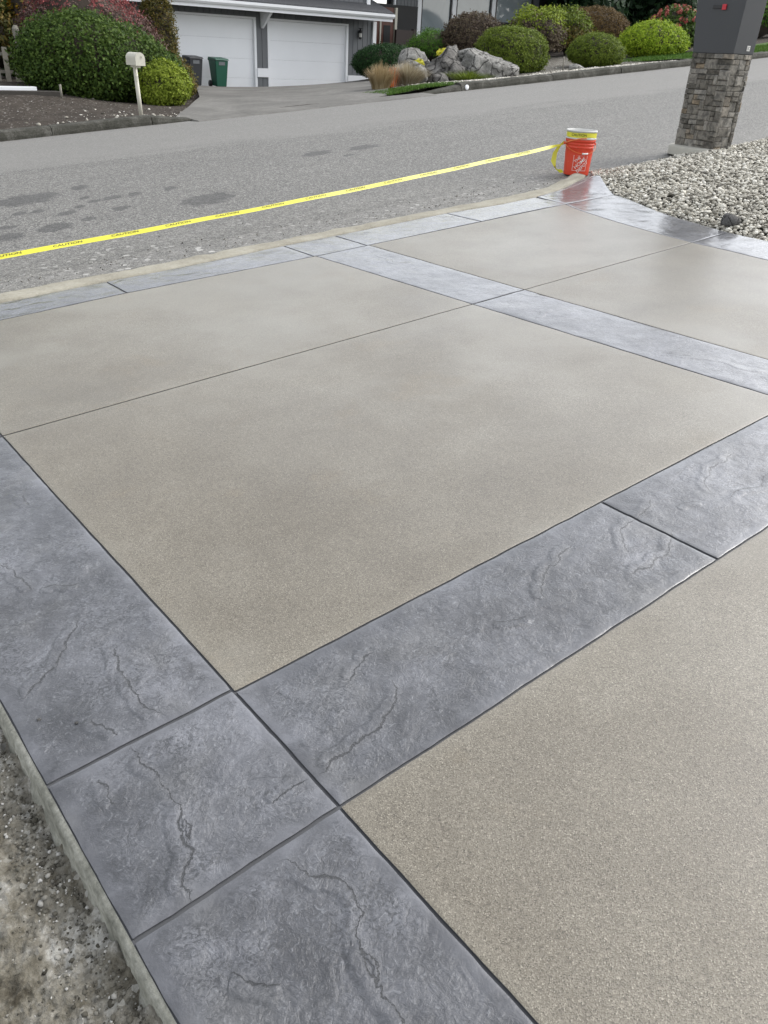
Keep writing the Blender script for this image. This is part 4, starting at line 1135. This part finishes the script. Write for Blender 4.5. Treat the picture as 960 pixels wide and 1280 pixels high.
# yellow flowering cushion on the rocks
def cushion(c, r, mat, n, label, name='flower_cushion', leaf=.03):
    root = empty(name, c, label, 'plant')
    d = dome_dirs(n, 0); quads_obj('flower', np.array(c) + d * np.array(r) * rng.uniform(.7, 1, (n, 1)), d, leaf, mat, root, .8, .4)
    bv, bf = ico(2); bv = bv * .72; bv[:, 2] = np.maximum(bv[:, 2], -.1); obj('mat_of_stems', bv * np.array(r) + np.array(c), bf, MAT['lf_olive'], root, True)
def grass_tuft(name, c, r, h, mat, n, label, lean=(0, 0), cat='grass tuft', droop=.6):
    root = empty(name, c, label, cat)
    V = np.zeros((n, 10, 3)); a = rng.uniform(0, 6.283, n); rad = np.sqrt(rng.random(n)); L = h * rng.uniform(.75, 1.15, n); w = rng.uniform(.005, .010, n)
    dx, dy = np.cos(a), np.sin(a)
    for k in range(5):
        s_ = k / 4; out = (.42 + .70 * s_ ** 1.5 * droop) * rad * r; zz = L * (s_ - .42 * droop * rad * s_ ** 2)
        x = c[0] + dx * out + lean[0] * s_ * h; y = c[1] + dy * out + lean[1] * s_ * h; z = c[2] + zz; ww = w * (1 - .85 * s_)
        V[:, 2 * k] = np.stack([x - dy * ww, y + dx * ww, z], 1); V[:, 2 * k + 1] = np.stack([x + dy * ww, y - dx * ww, z], 1)
    f_ = np.array([[2 * k, 2 * k + 1, 2 * k + 3, 2 * k + 2] for k in range(4)])
    F = (f_[None] + (np.arange(n) * 10)[:, None, None]).reshape(-1, 4)
    obj('blades', V.reshape(-1, 3), F, mat, root)
    mb = MB(); mb.lathe([(0, .05), (r * .14, .03), (r * .2, -.03)], c, 10); mb.build('root_crown', MAT['bark'], root, True)
    return root
grass_tuft('straw_grass', at_ground(12.25, 15.35), .42, .56, MAT['straw'], 1100, 'tawny upright grass tuft at the driveway corner', droop=.85)
grass_tuft('straw_grass', at_ground(13.5, 15.95), .62, .52, MAT['straw_pale'], 1500, 'pale straw grass mound between tawny tuft and boulders', droop=1.0)
grass_tuft('red_grass', at_ground(12.9, 15.75), .30, .50, MAT['lf_orange'], 45, 'small orange leaved tuft between the two straw grasses', droop=.8)
cushion((15.95, 17.35, 1.50), (.30, .26, .19), MAT['lf_flower'], 420, 'larger clump of yellow flowers above the dark boulder')
cushion((14.72, 17.0, 1.28), (.17, .16, .14), MAT['lf_flower'], 160, 'smaller clump of yellow flowers left of the dark boulder')

# lawn and ground cover
def lawn_patch(A, B, nu, nv, name): 
    v, f = ruled(A, B, nu, nv, lambda X, Y: yard_z(X, Y) + .05); return obj(name, v, f, MAT['lawn'], smooth=True, kind='structure')
lawn_patch([(21.6, 14.05), (44, 14.05)], [(22.6, 16.6), (45, 19.5)], 40, 12, 'lawn')
def grass_stuff(name, xs, ys, n, h, label):
    x = rng.uniform(*xs, n); y = rng.uniform(*ys, n); z = yard_z(x, y) + (.04 if h > .06 else .0)
    a = rng.uniform(0, 6.28, n); w = .012; L = h * rng.uniform(.6, 1.3, n); lx = rng.normal(0, .4, n) * L; ly = rng.normal(0, .4, n) * L
    V = np.stack([np.stack([x - np.cos(a) * w, y - np.sin(a) * w, z], 1), np.stack([x + np.cos(a) * w, y + np.sin(a) * w, z], 1), np.stack([x + lx, y + ly, z + L], 1)], 1).reshape(-1, 3)
    o = obj(name, V, np.arange(n * 3).reshape(n, 3), MAT['grass'], kind='stuff'); return tag(o, label, 'grass')
grass_stuff('grass', (22, 40), (14.05, 16.8), 26000, .07, 'short lawn grass behind the kerb on the right')
grass_stuff('ground_cover', (11.4, 13.5), (14.0, 14.9), 4600, .05, 'low green ground cover at the driveway corner')
# stony strip behind the right hand kerb
n = 2600; px = rng.uniform(13, 21.5, n); py = 14.1 + np.abs(rng.normal(0, .8, n)); 
tag(pebbles('bed_stones', np.stack([px, py, yard_z(px, py) + .02], 1), rng.uniform(.012, .045, n), MAT['pebble'], 1, .6), 'small stones strewn behind the right hand kerb', 'stones')
n = 90; px = rng.normal(6.4, .7, n); py = 14.15 + np.abs(rng.normal(0, .5, n))
tag(pebbles('bed_chips', np.stack([px, py, yard_z(px, py) + .01], 1), rng.uniform(.01, .04, n), MAT['pebble'], 1, .6), 'pale chips strewn round the cream mailbox foot', 'stones')
n = 900; px = rng.uniform(-2, 7, n); py = rng.uniform(14.1, 18, n)
tag(pebbles('bed_litter', np.stack([px, py, yard_z(px, py) + .005], 1), rng.lognormal(-4.6, .5, n), MAT['crumb'], 1, .6), 'fine litter over the dark soil bed', 'litter')
v, f = ruled([(12.2, 14.06), (21.8, 14.06)], [(14.2, 19.5), (26, 20.5)], 60, 30, lambda X, Y: yard_z(X, Y) + .012 + .01 * fbm(X, Y, 2, 3))
obj('stony_bed', v, f, MAT['bed_right'], smooth=True, kind='structure')

# ------------------------------------------------------------------ boulders
rock('boulder', (15.30, 16.6, 1.18), (.80, .66, .56), MAT['boulder_dark'], 11, 'tall dark grey boulder in the middle of the rockery', rough=.45, cuts=9, rot=20)
rock('boulder', (16.40, 16.35, 1.24), (1.0, .58, .52), MAT['boulder'], 14, 'long pale grey boulder left of the olive green ball', rough=.34, cuts=10, rot=-8)
rock('boulder', (14.95, 17.5, 1.24), (.55, .45, .40), MAT['boulder'], 17, 'squared pale boulder behind the straw grass', rough=.18, cuts=7)
rock('boulder', (14.15, 16.6, 1.02), (.42, .38, .34), MAT['boulder'], 21, 'rounded pale boulder behind the pale straw grass', rough=.2, cuts=6)
rock('boulder', (14.25, 15.7, .92), (.28, .26, .24), MAT['boulder_dark'], 25, 'small grey boulder at the foot of the dark one', rough=.25, cuts=6)
rock('boulder', (13.15, 15.1, .86), (.20, .14, .09), MAT['pad'], 29, 'small white flat rock in the green ground cover', 3, .15, 5, cat='rock')
rock('boulder', (18.95, 15.6, yz(18.95, 15.6) + .05), (.34, .2, .10), MAT['boulder'], 33, 'flat pale rock in front of the small olive ball', 3, .2, 5, cat='rock')
grass_tuft('dry_grass', at_ground(15.0, 15.5), .75, .28, MAT['lf_olive'], 700, 'low dry mossy grass at the foot of the boulders', cat='grass tuft', droop=.9)

# kerb reflector, stakes, posts
mk = MB(); Mx = Matrix.Translation((13.3, 13.765, kerb_z(13.3) + .06)) @ Matrix.Rotation(math.radians(90), 4, 'X')
ml = MB().lathe([(0, .008), (.038, .008), (.048, .003), (.050, -.02)], (0, 0, 0), 20)
tag(obj('kerb_marker', [Mx @ Vector(v) for v in ml.v], ml.f, MAT['white'], smooth=True), 'round white marker fixed on the kerb face below the boulders', 'marker')
p = at_ground(18.6, 15.75); tag(MB().tube([p, (p[0] - .02, p[1], p[2] + .36)], .018, 8).build('garden_stake', MAT['wood'], None, True), 'thin pale stake between the olive balls', 'stake')
p = at_ground(5.95, 17.0); tag(MB().tube([p, (p[0], p[1], p[2] + .24)], .022, 8).build('garden_stake', MAT['wood'], None, True), 'short pale stake at the foot of the big evergreen mound', 'stake')
p = at_ground(6.0, 19.0); b = MB(); b.tube([p, (p[0] - .08, p[1], p[2] + .95)], [.075, .068], 10)
b.tube([(p[0] - .08, p[1], p[2] + .95), (p[0] - .075, p[1], p[2] + 1.02)], [.068, .03], 10)
tag(b.build('wooden_post', MAT['wood'], None), 'weathered grey wooden post left of the big evergreen mound', 'post')
fe = empty('picket_fence', at_ground(4.9, 20.2), 'low weathered picket fence behind the wooden post', 'fence')
for k in range(14):
    x_ = 3.6 + k * .2; p = at_ground(x_, 20.2); MB().box(x_ - .05, x_ + .05, 20.19, 20.215, p[2], p[2] + random.uniform(.55, .72)).build('picket', MAT['wood'], fe)
for dz in (.15, .48): MB().box(3.5, 6.35, 20.217, 20.25, yz(4.9, 20.2) + dz, yz(4.9, 20.2) + dz + .06).build('rail', MAT['wood'], fe)
zt = yz(4.9, 17.6)
tag(MB().box(3.4, 5.66, 17.44, 17.60, zt + .005, zt + .095).build('white_board', MAT['white'], None, bevel=.005), 'white painted board lying on the dark soil at far left', 'board')
tag(MB().box(3.2, 6.0, 17.17, 17.36, yz(5, 17.3) - .06, yz(5, 17.3) + .06).build('timber_edging', MAT['timber'], None, bevel=.01), 'dark timber edging in front of the white board', 'timber')

# cream mailbox
mx, my = 6.30, 14.30; mz = yz(mx, my) - .05
mbx = empty('roadside_mailbox', (mx, my, mz), 'cream mailbox on a slightly leaning pale post beside the kerb', 'mailbox')
top = Vector((mx - .035, my, mz + .80))
MB().tube([(mx, my, mz), top], [.034, .032], 10).build('post', MAT['offwhite'], mbx, True)
MB().box(-.03, .03, -.16, .10, 0, .03, Matrix.Translation(top)).build('bracket', MAT['offwhite'], mbx)
MB().box(-.012, .012, -.05, -.015, -.20, -.12, Matrix.Translation(top)).build('paper_hook', MAT['offwhite'], mbx)
def arch(w, h, y0, y1, cx, cy, cz):
    pr = [(-w, 0), (w, 0), (w, h * .55)] + [(w * math.cos(a), h * .55 + h * .45 * math.sin(a)) for a in np.linspace(.3, math.pi - .3, 7)] + [(-w, h * .55)]
    n = len(pr); vs = [(cx + x_, cy + y, cz + z) for y in (y0, y1) for x_, z in pr]
    return vs, [tuple(range(n)), tuple(range(2 * n - 1, n - 1, -1))] + [(k, k + n, (k + 1) % n + n, (k + 1) % n) for k in range(n)]
vs, fs = arch(.078, .185, -.215, .15, top.x, top.y, top.z + .032); bo = obj('box', vs, fs, MAT['offwhite'], mbx)
vs, fs = arch(.082, .191, -.235, -.217, top.x, top.y, top.z + .030); obj('door', vs, fs, MAT['offwhite'], bo)
MB().box(.02, .036, -.249, -.236, .145, .17, Matrix.Translation(top)).build('latch', MAT['offwhite'], bo)

# ------------------------------------------------------------------ the house opposite
HY = 25.0
house = empty('house', (15.5, HY, .2), 'grey two storey house with white garage doors across the road', 'house')
def groove_wall(name, x0, x1, z0, z1, y, pitch=.2, mat=None, parent=house):
    vs = []; fs = []; x_ = x0
    prof = [(x0, y)]
    while x_ + pitch < x1 - .02:
        x_ += pitch; prof += [(x_ - .012, y), (x_ - .008, y + .015), (x_ + .008, y + .015), (x_ + .012, y)]
    prof.append((x1, y))
    for px_, py_ in prof: vs += [(px_, py_, z0), (px_, py_, z1)]
    for k in range(len(prof) - 1): fs.append((2 * k, 2 * k + 2, 2 * k + 3, 2 * k + 1))
    k = len(vs); vs += [(x0, y + .2, z0), (x0, y + .2, z1), (x1, y + .2, z0), (x1, y + .2, z1)]; L = 2 * (len(prof) - 1)
    fs += [(k, 0, 1, k + 1), (L, k + 2, k + 3, L + 1), (k + 2, k, k + 1, k + 3)]
    return obj(name, vs, fs, mat or MAT['siding'], parent)
B = lambda *a: MB().box(*a)
DT = 2.205
groove_wall('wall', 10.6, 12.02, -.2, 2.62, HY)
groove_wall('wall', 14.98, 15.40, -.2, DT + .06, HY)
groove_wall('wall', 18.50, 19.62, -.2, 2.62, HY)
groove_wall('wall', 12.02, 18.50, DT + .062, 2.62, HY)
B(10.6, 19.60, HY + 6.0, HY + 6.2, -.2, 4.6).build('back_wall', MAT['siding'], house)
B(19.40, 19.60, HY + .21, HY + 6.0, -.2, 2.6).build('side_wall', MAT['siding'], house)
for x0, x1 in ((12.12, 14.90), (15.48, 18.42)):
    dr = empty('garage_door', ((x0 + x1) / 2, HY, .1)); adopt(dr, house); dr.location = (0, 0, 0)
    dr.parent = house; dr.matrix_parent_inverse = Matrix.Translation(house.location).inverted()
    zs = np.linspace(.08, DT, 5)
    for k in range(4):
        p = MB().box(x0, x1, HY + .07, HY + .11, zs[k] + .0012, zs[k + 1] - .0012).build('door_section', MAT['white'], None, bevel=.003); p.parent = dr
    for a0, a1 in ((x0 - .10, x0 - .002), (x1 + .002, x1 + .08)):
        p = MB().box(a0, a1, HY - .02, HY + .12, -.05, DT + .0).build('jamb', MAT['white'], None, bevel=.004); p.parent = dr
    p = MB().box(x0 - .10, x1 + .08, HY - .015, HY + .12, DT + .003, DT + .058).build('head', MAT['white'], None, bevel=.004); p.parent = dr
B(14.975, 15.385, HY - .045, HY - .003, .655, .90).build('white_band', MAT['white'], house)
B(18.505, 21.6, HY - .045, HY - .003, .515, .775).build('white_band', MAT['white'], house)
B(18.505, 21.6, HY - .030, HY - .003, -.2, .512).build('plinth', MAT['siding'], house)
# bracket under the eave
bk = MB().add([(15.13, HY - .62, 2.40), (15.22, HY - .62, 2.40), (15.22, HY - .002, 2.40), (15.13, HY - .002, 2.40), (15.15, HY - .10, 1.98), (15.20, HY - .10, 1.98), (15.20, HY - .003, 1.98), (15.15, HY - .003, 1.98)], [(0, 3, 2, 1), (4, 5, 6, 7), (0, 1, 5, 4), (1, 2, 6, 5), (2, 3, 7, 6), (3, 0, 4, 7)])
bk.build('bracket', MAT['white'], house)
# eave: soffit, fascia, gutter
EY = 24.2
B(10.2, 19.66, EY + .03, HY - .004, 2.605, 2.625).build('soffit', MAT['siding'], house)
B(10.2, 19.72, EY, EY + .028, 2.39, 2.56).build('fascia', MAT['white'], house)
gt = MB(); pr = [(EY - .004, 2.47), (EY - .06, 2.48), (EY - .10, 2.53), (EY - .105, 2.60), (EY - .09, 2.60), (EY - .085, 2.54), (EY - .01, 2.53)]
vs = [(x_, y, z) for x_ in (10.2, 19.74) for y, z in pr]; nn = len(pr)
gt.add(vs, [tuple(range(nn)), tuple(range(2 * nn - 1, nn - 1, -1))] + [(k, k + nn, (k + 1) % nn + nn, (k + 1) % nn) for k in range(nn)])
gt.build('gutter', MAT['white'], house)
rf = MB().add([(10.2, EY - .03, 2.585), (19.74, EY - .03, 2.585), (19.35, HY + 2.4, 3.75), (10.2, HY + 2.4, 3.75), (10.2, EY - .03, 2.615), (19.74, EY - .03, 2.615), (19.35, HY + 2.4, 3.78), (10.2, HY + 2.4, 3.78)], [(0, 3, 2, 1), (4, 5, 6, 7), (0, 1, 5, 4), (1, 2, 6, 5), (2, 3, 7, 6), (3, 0, 4, 7)])
roof = rf.build('roof', MAT['shingle'], house)
for k in range(5):   # shingle courses
    s0 = k / 5; y0 = EY - .03 + s0 * 3.2; z0_ = 2.617 + s0 * 1.165
    x1_ = 19.74 - .39 * s0
    MB().add([(10.2, y0, z0_), (x1_, y0, z0_), (x1_, y0 + .64, z0_ + .233), (10.2, y0 + .64, z0_ + .233), (10.2, y0, z0_ + .02), (x1_, y0, z0_ + .02), (x1_, y0 + .64, z0_ + .236), (10.2, y0 + .64, z0_ + .236)], [(0, 3, 2, 1), (4, 5, 6, 7), (0, 1, 5, 4), (1, 2, 6, 5), (2, 3, 7, 6), (3, 0, 4, 7)]).build('shingle_course', MAT['shingle'], roof)
# upper storey
groove_wall('upper_wall', 10.2, 19.10, 2.84, 4.6, 24.86)
B(19.10, 19.24, 24.80, 24.95, 2.80, 4.6).build('corner_trim', MAT['white'], house)
B(19.05, 19.2, 24.96, HY + 6, 2.7, 4.6).build('upper_side_wall', MAT['siding'], house)
# wall lamp
la = B(18.90, 18.96, HY - .045, HY - .004, 1.92, 2.10).build('lantern', MAT['black_metal'], house)
MB().lathe([(.0, -.02), (.05, 0), (.055, .02), (.045, .022), (.05, .19), (.075, .20), (.02, .29), (0, .30)], (18.93, HY - .10, 1.86), 10).build('lantern_cage', MAT['black_metal'], la)
MB().lathe([(.051, .05), (.053, .16)], (18.93, HY - .10, 1.86), 10).build('lantern_pane', MAT['lampglass'], la)
B(18.90, 18.96, HY - .20, HY - .04, 2.15, 2.17).build('lantern_arm', MAT['black_metal'], la)
# entry
B(19.50, 19.64, HY - .06, HY + .10, .30, 2.39).build('entry_post', MAT['white'], house)
B(19.64, 22.6, HY + 1.30, HY + 1.42, .2, 3.0).build('entry_wall', MAT['dark'], house)
dr = B(20.42, 20.72, HY + 1.15, HY + 1.29, .4, 2.9).build('entry_door', MAT['brown_door'], house, bevel=.01)
B(20.72, 20.78, HY + 1.12, HY + 1.29, .4, 2.9).build('door_jamb', MAT['offwhite'], house)
d2 = B(20.79, 21.38, HY + 1.17, HY + 1.29, .4, 2.9).build('entry_door', MAT['brown_door'], house, bevel=.01)
B(20.92, 21.22, HY + 1.155, HY + 1.168, 1.75, 2.35).build('door_light', MAT['dark'], d2)
B(21.40, 21.50, HY + 1.12, HY + 1.29, .4, 2.9).build('door_jamb', MAT['offwhite'], house)
B(20.85, 21.62, HY + .35, HY + .45, .6, 2.22).build('screen_panel', MAT['dark_brown'], house)
B(21.624, 21.75, HY + .34, HY + .47, .6, 2.26).build('screen_post', MAT['dark_brown'], house)
# living room wing with tall windows
WY = HY + 1.5
groove_wall('wall', 21.62, 22.72, .3, 4.6, WY, .16)
MB().tube([(21.58, WY - .08, .3), (21.58, WY - .08, 4.6)], .05, 8).build('downspout', MAT['white'], house, True)
B(22.724, 22.90, WY - .05, WY + .12, .3, 4.6).build('corner_trim', MAT['white'], house)
def window(x0, x1, z0_, z1_):
    w = B(x0, x1, WY + .05, WY + .07, z0_, z1_).build('window', MAT['glass'], house)
    for a0, a1, b0, b1 in ((x0 - .0, x0 + .05, z0_, z1_), (x1 - .05, x1, z0_, z1_), (x0 + .052, x1 - .052, z0_, z0_ + .05), (x0 + .052, x1 - .052, z1_ - .05, z1_)):
        MB().box(a0, a1, WY + .01, WY + .048, b0, b1).build('sash', MAT['black_metal'], w)
window(22.95, 24.45, 1.7, 4.3); window(24.70, 26.55, 2.72, 4.3); window(26.82, 28.9, 2.72, 4.3)
for xx in (24.46, 26.56): B(xx, xx + .20, WY - .03, WY + .12, 1.6, 4.6).build('mullion', MAT['white'], house)
B(28.92, 29.25, WY - .02, WY + .12, 1.4, 4.6).build('wall_trim', MAT['siding'], house)
B(24.67, 28.92, WY + .04, WY + .12, 1.0, 2.70).build('lower_wall', MAT['dark'], house)
B(22.9, 24.455, WY + .06, WY + .12, .4, 1.69).build('lower_wall', MAT['siding'], house)
B(22.9, 29.25, WY + .02, WY + .12, 4.32, 4.6).build('upper_band', MAT['siding'], house)
B(21.6, 34.5, WY + .2, WY + .4, 0.6, 4.6).build('rear_wall', MAT['dark'], house)
# porch eave at the right end
pe = B(31.65, 33.45, HY + 2.7, HY + 2.8, 3.78, 3.98).build('porch_eave', MAT['white'], house)
for x_ in (31.62, 33.38): B(x_, x_ + .10, HY + 2.62, HY + 2.698, 3.66, 3.90).build('eave_end', MAT['white'], pe)
# long low roof over everything
MB().add([(10.0, 24.0, 4.62), (34.8, 24.0, 4.62), (34.8, 32.5, 5.6), (10.0, 32.5, 5.6), (10.0, 24.0, 4.76), (34.8, 24.0, 4.76), (34.8, 32.5, 5.75), (10.0, 32.5, 5.75)], [(0, 3, 2, 1), (4, 5, 6, 7), (0, 1, 5, 4), (1, 2, 6, 5), (2, 3, 7, 6), (3, 0, 4, 7)]).build('main_roof', MAT['shingle'], house)

# wheelie bins
def bin_(x_, y_, mat, label):
    z_ = float(old_z(np.array(x_), np.array(y_))); z_ = max(z_, yz(x_, y_) + .035) - .02
    r_ = empty('wheeled_bin', (x_, y_, z_), label, 'bin', 'wheeled bins by the garage')
    T = lambda p: (x_ + p[0] * .86, y_ + p[1] * .86, z_ + p[2] * .90)
    vs = [(-.19, -.20, .03), (.19, -.20, .03), (.19, .17, .06), (-.19, .17, .06), (-.25, -.28, .80), (.25, -.28, .80), (.25, .24, .80), (-.25, .24, .80)]
    MB().add([T(v) for v in vs], [(0, 3, 2, 1), (4, 5, 6, 7), (0, 1, 5, 4), (1, 2, 6, 5), (2, 3, 7, 6), (3, 0, 4, 7)]).build('body', mat, r_, bevel=.02)
    ld = MB().add([T(v) for v in [(-.27, -.31, .805), (.27, -.31, .805), (.27, .26, .805), (-.27, .26, .805), (-.25, -.28, .85), (.25, -.28, .85), (.25, .24, .89), (-.25, .24, .89)]], [(0, 3, 2, 1), (4, 5, 6, 7), (0, 1, 5, 4), (1, 2, 6, 5), (2, 3, 7, 6), (3, 0, 4, 7)]).build('lid', mat, r_, bevel=.012)
    MB().tube([T((-.22, .30, .80)), T((.22, .30, .80))], .016, 8).build('handle', mat, ld, True)
    MB().box(-.10, .10, -.012, 0, 0, .10, Matrix.Translation(T((0, -.262, .66)))).build('badge', MAT['siding'], r_)
    for s_ in (-1, 1): MB().tube([T((s_ * .20, .20, .10)), T((s_ * .25, .20, .10))], .10, 14).build('wheel', MAT['black_metal'], r_, True)
    return r_
bin_(12.58, 24.62, MAT['bin_black'], 'black wheeled bin beside the rusty column bush')
bin_(13.36, 24.52, MAT['bin_green'], 'green wheeled bin in front of the left garage door')

# ------------------------------------------------------------------ background trees
def tree(name, x_, y_, h, r_, mat, label, n=900, leaf=.16, conical=True, crown_from=.08):
    z_ = yz(x_, y_) - .1; root = empty(name, (x_, y_, z_), label, 'tree', 'trees behind the gardens')
    mb = MB(); mb.tube([(x_, y_, z_), (x_ + .1, y_, z_ + h * .5), (x_, y_, z_ + h * .92)], [.20, .13, .03], 8)
    for k in range(14):
        a = k * 2.4; zz = h * (crown_from + .06 + .8 * k / 14); rr = r_ * (1 - zz / h) if conical else r_ * .7
        mb.tube([(x_, y_, z_ + zz), (x_ + rr * .8 * math.cos(a), y_ + rr * .8 * math.sin(a), z_ + zz - .1)], [.05, .015], 5)
    mb.build('trunk', MAT['bark'], root, True)
    u = rng.random(n); a = rng.uniform(0, 6.283, n); zz = crown_from + (1 - crown_from) * u ** 1.25
    if conical: rad = r_ * (1 - zz) ** .75 * (.55 + .45 * np.sin(zz * 40 + a * 2))
    else: rad = r_ * np.sqrt(np.clip(1 - ((zz - .55) / .5) ** 2, .02, 1)) * (.8 + .2 * np.cos(3 * a + 7 * zz))
    rad = np.maximum(rad, .15) * rng.uniform(.55, 1.0, n) ** .6
    C = np.stack([x_ + rad * np.cos(a), y_ + rad * np.sin(a), z_ + zz * h], 1)
    per = 9; N_ = np.stack([np.cos(a), np.sin(a), np.full(n, .5)], 1)
    CC = np.repeat(C, per, 0) + rng.normal(0, leaf * 1.3, (n * per, 3))
    quads_obj('crown', CC, np.repeat(N_, per, 0), leaf, mat, root, .5, .6)
    return root
TL = [(30.6, 25.2, 5.6, 2.2), (33.2, 26.4, 6, 2.4), (35.6, 25.0, 5.8, 2.3), (38.5, 26.5, 6.4, 2.6), (41.0, 24.5, 6.2, 2.4), (43.8, 26.2, 6.6, 2.6), (47.5, 25.5, 7, 2.8), (52, 27, 7, 3)]
WORDS = ['dark conifer at the right end of the house', 'dark conifer behind the white porch eave', 'dark conifer above the lime green mound', 'dark conifer behind the pink rhododendron', 'dark conifer just left behind the pillar box', 'dark conifer hidden partly by the pillar box', 'dark conifer right of the pillar box', 'dark conifer at the far right edge']
for (a, b, h, r_), wd in zip(TL, WORDS): tree('conifer', a, b, h, r_, MAT['lf_conifer'], wd, 1000, .15)
TL = [(2.6, 26.0, 5.2, 2.4), (6.0, 28.5, 5.6, 2.8), (-1.6, 25.0, 5.4, 2.6), (9.0, 28.6, 5.4, 2.0)]
WORDS = ['leafy green tree at the back left corner', 'leafy green tree behind the golden topped shrub', 'leafy tree beyond the left edge of the soil bed', 'leafy tree close to the left end of the house']
for (a, b, h, r_), wd in zip(TL, WORDS): tree('garden_tree', a, b, h, r_, MAT['lf_olive'] if a < 3 else MAT['lf_dark'], wd, 1000, .13, False, .05)
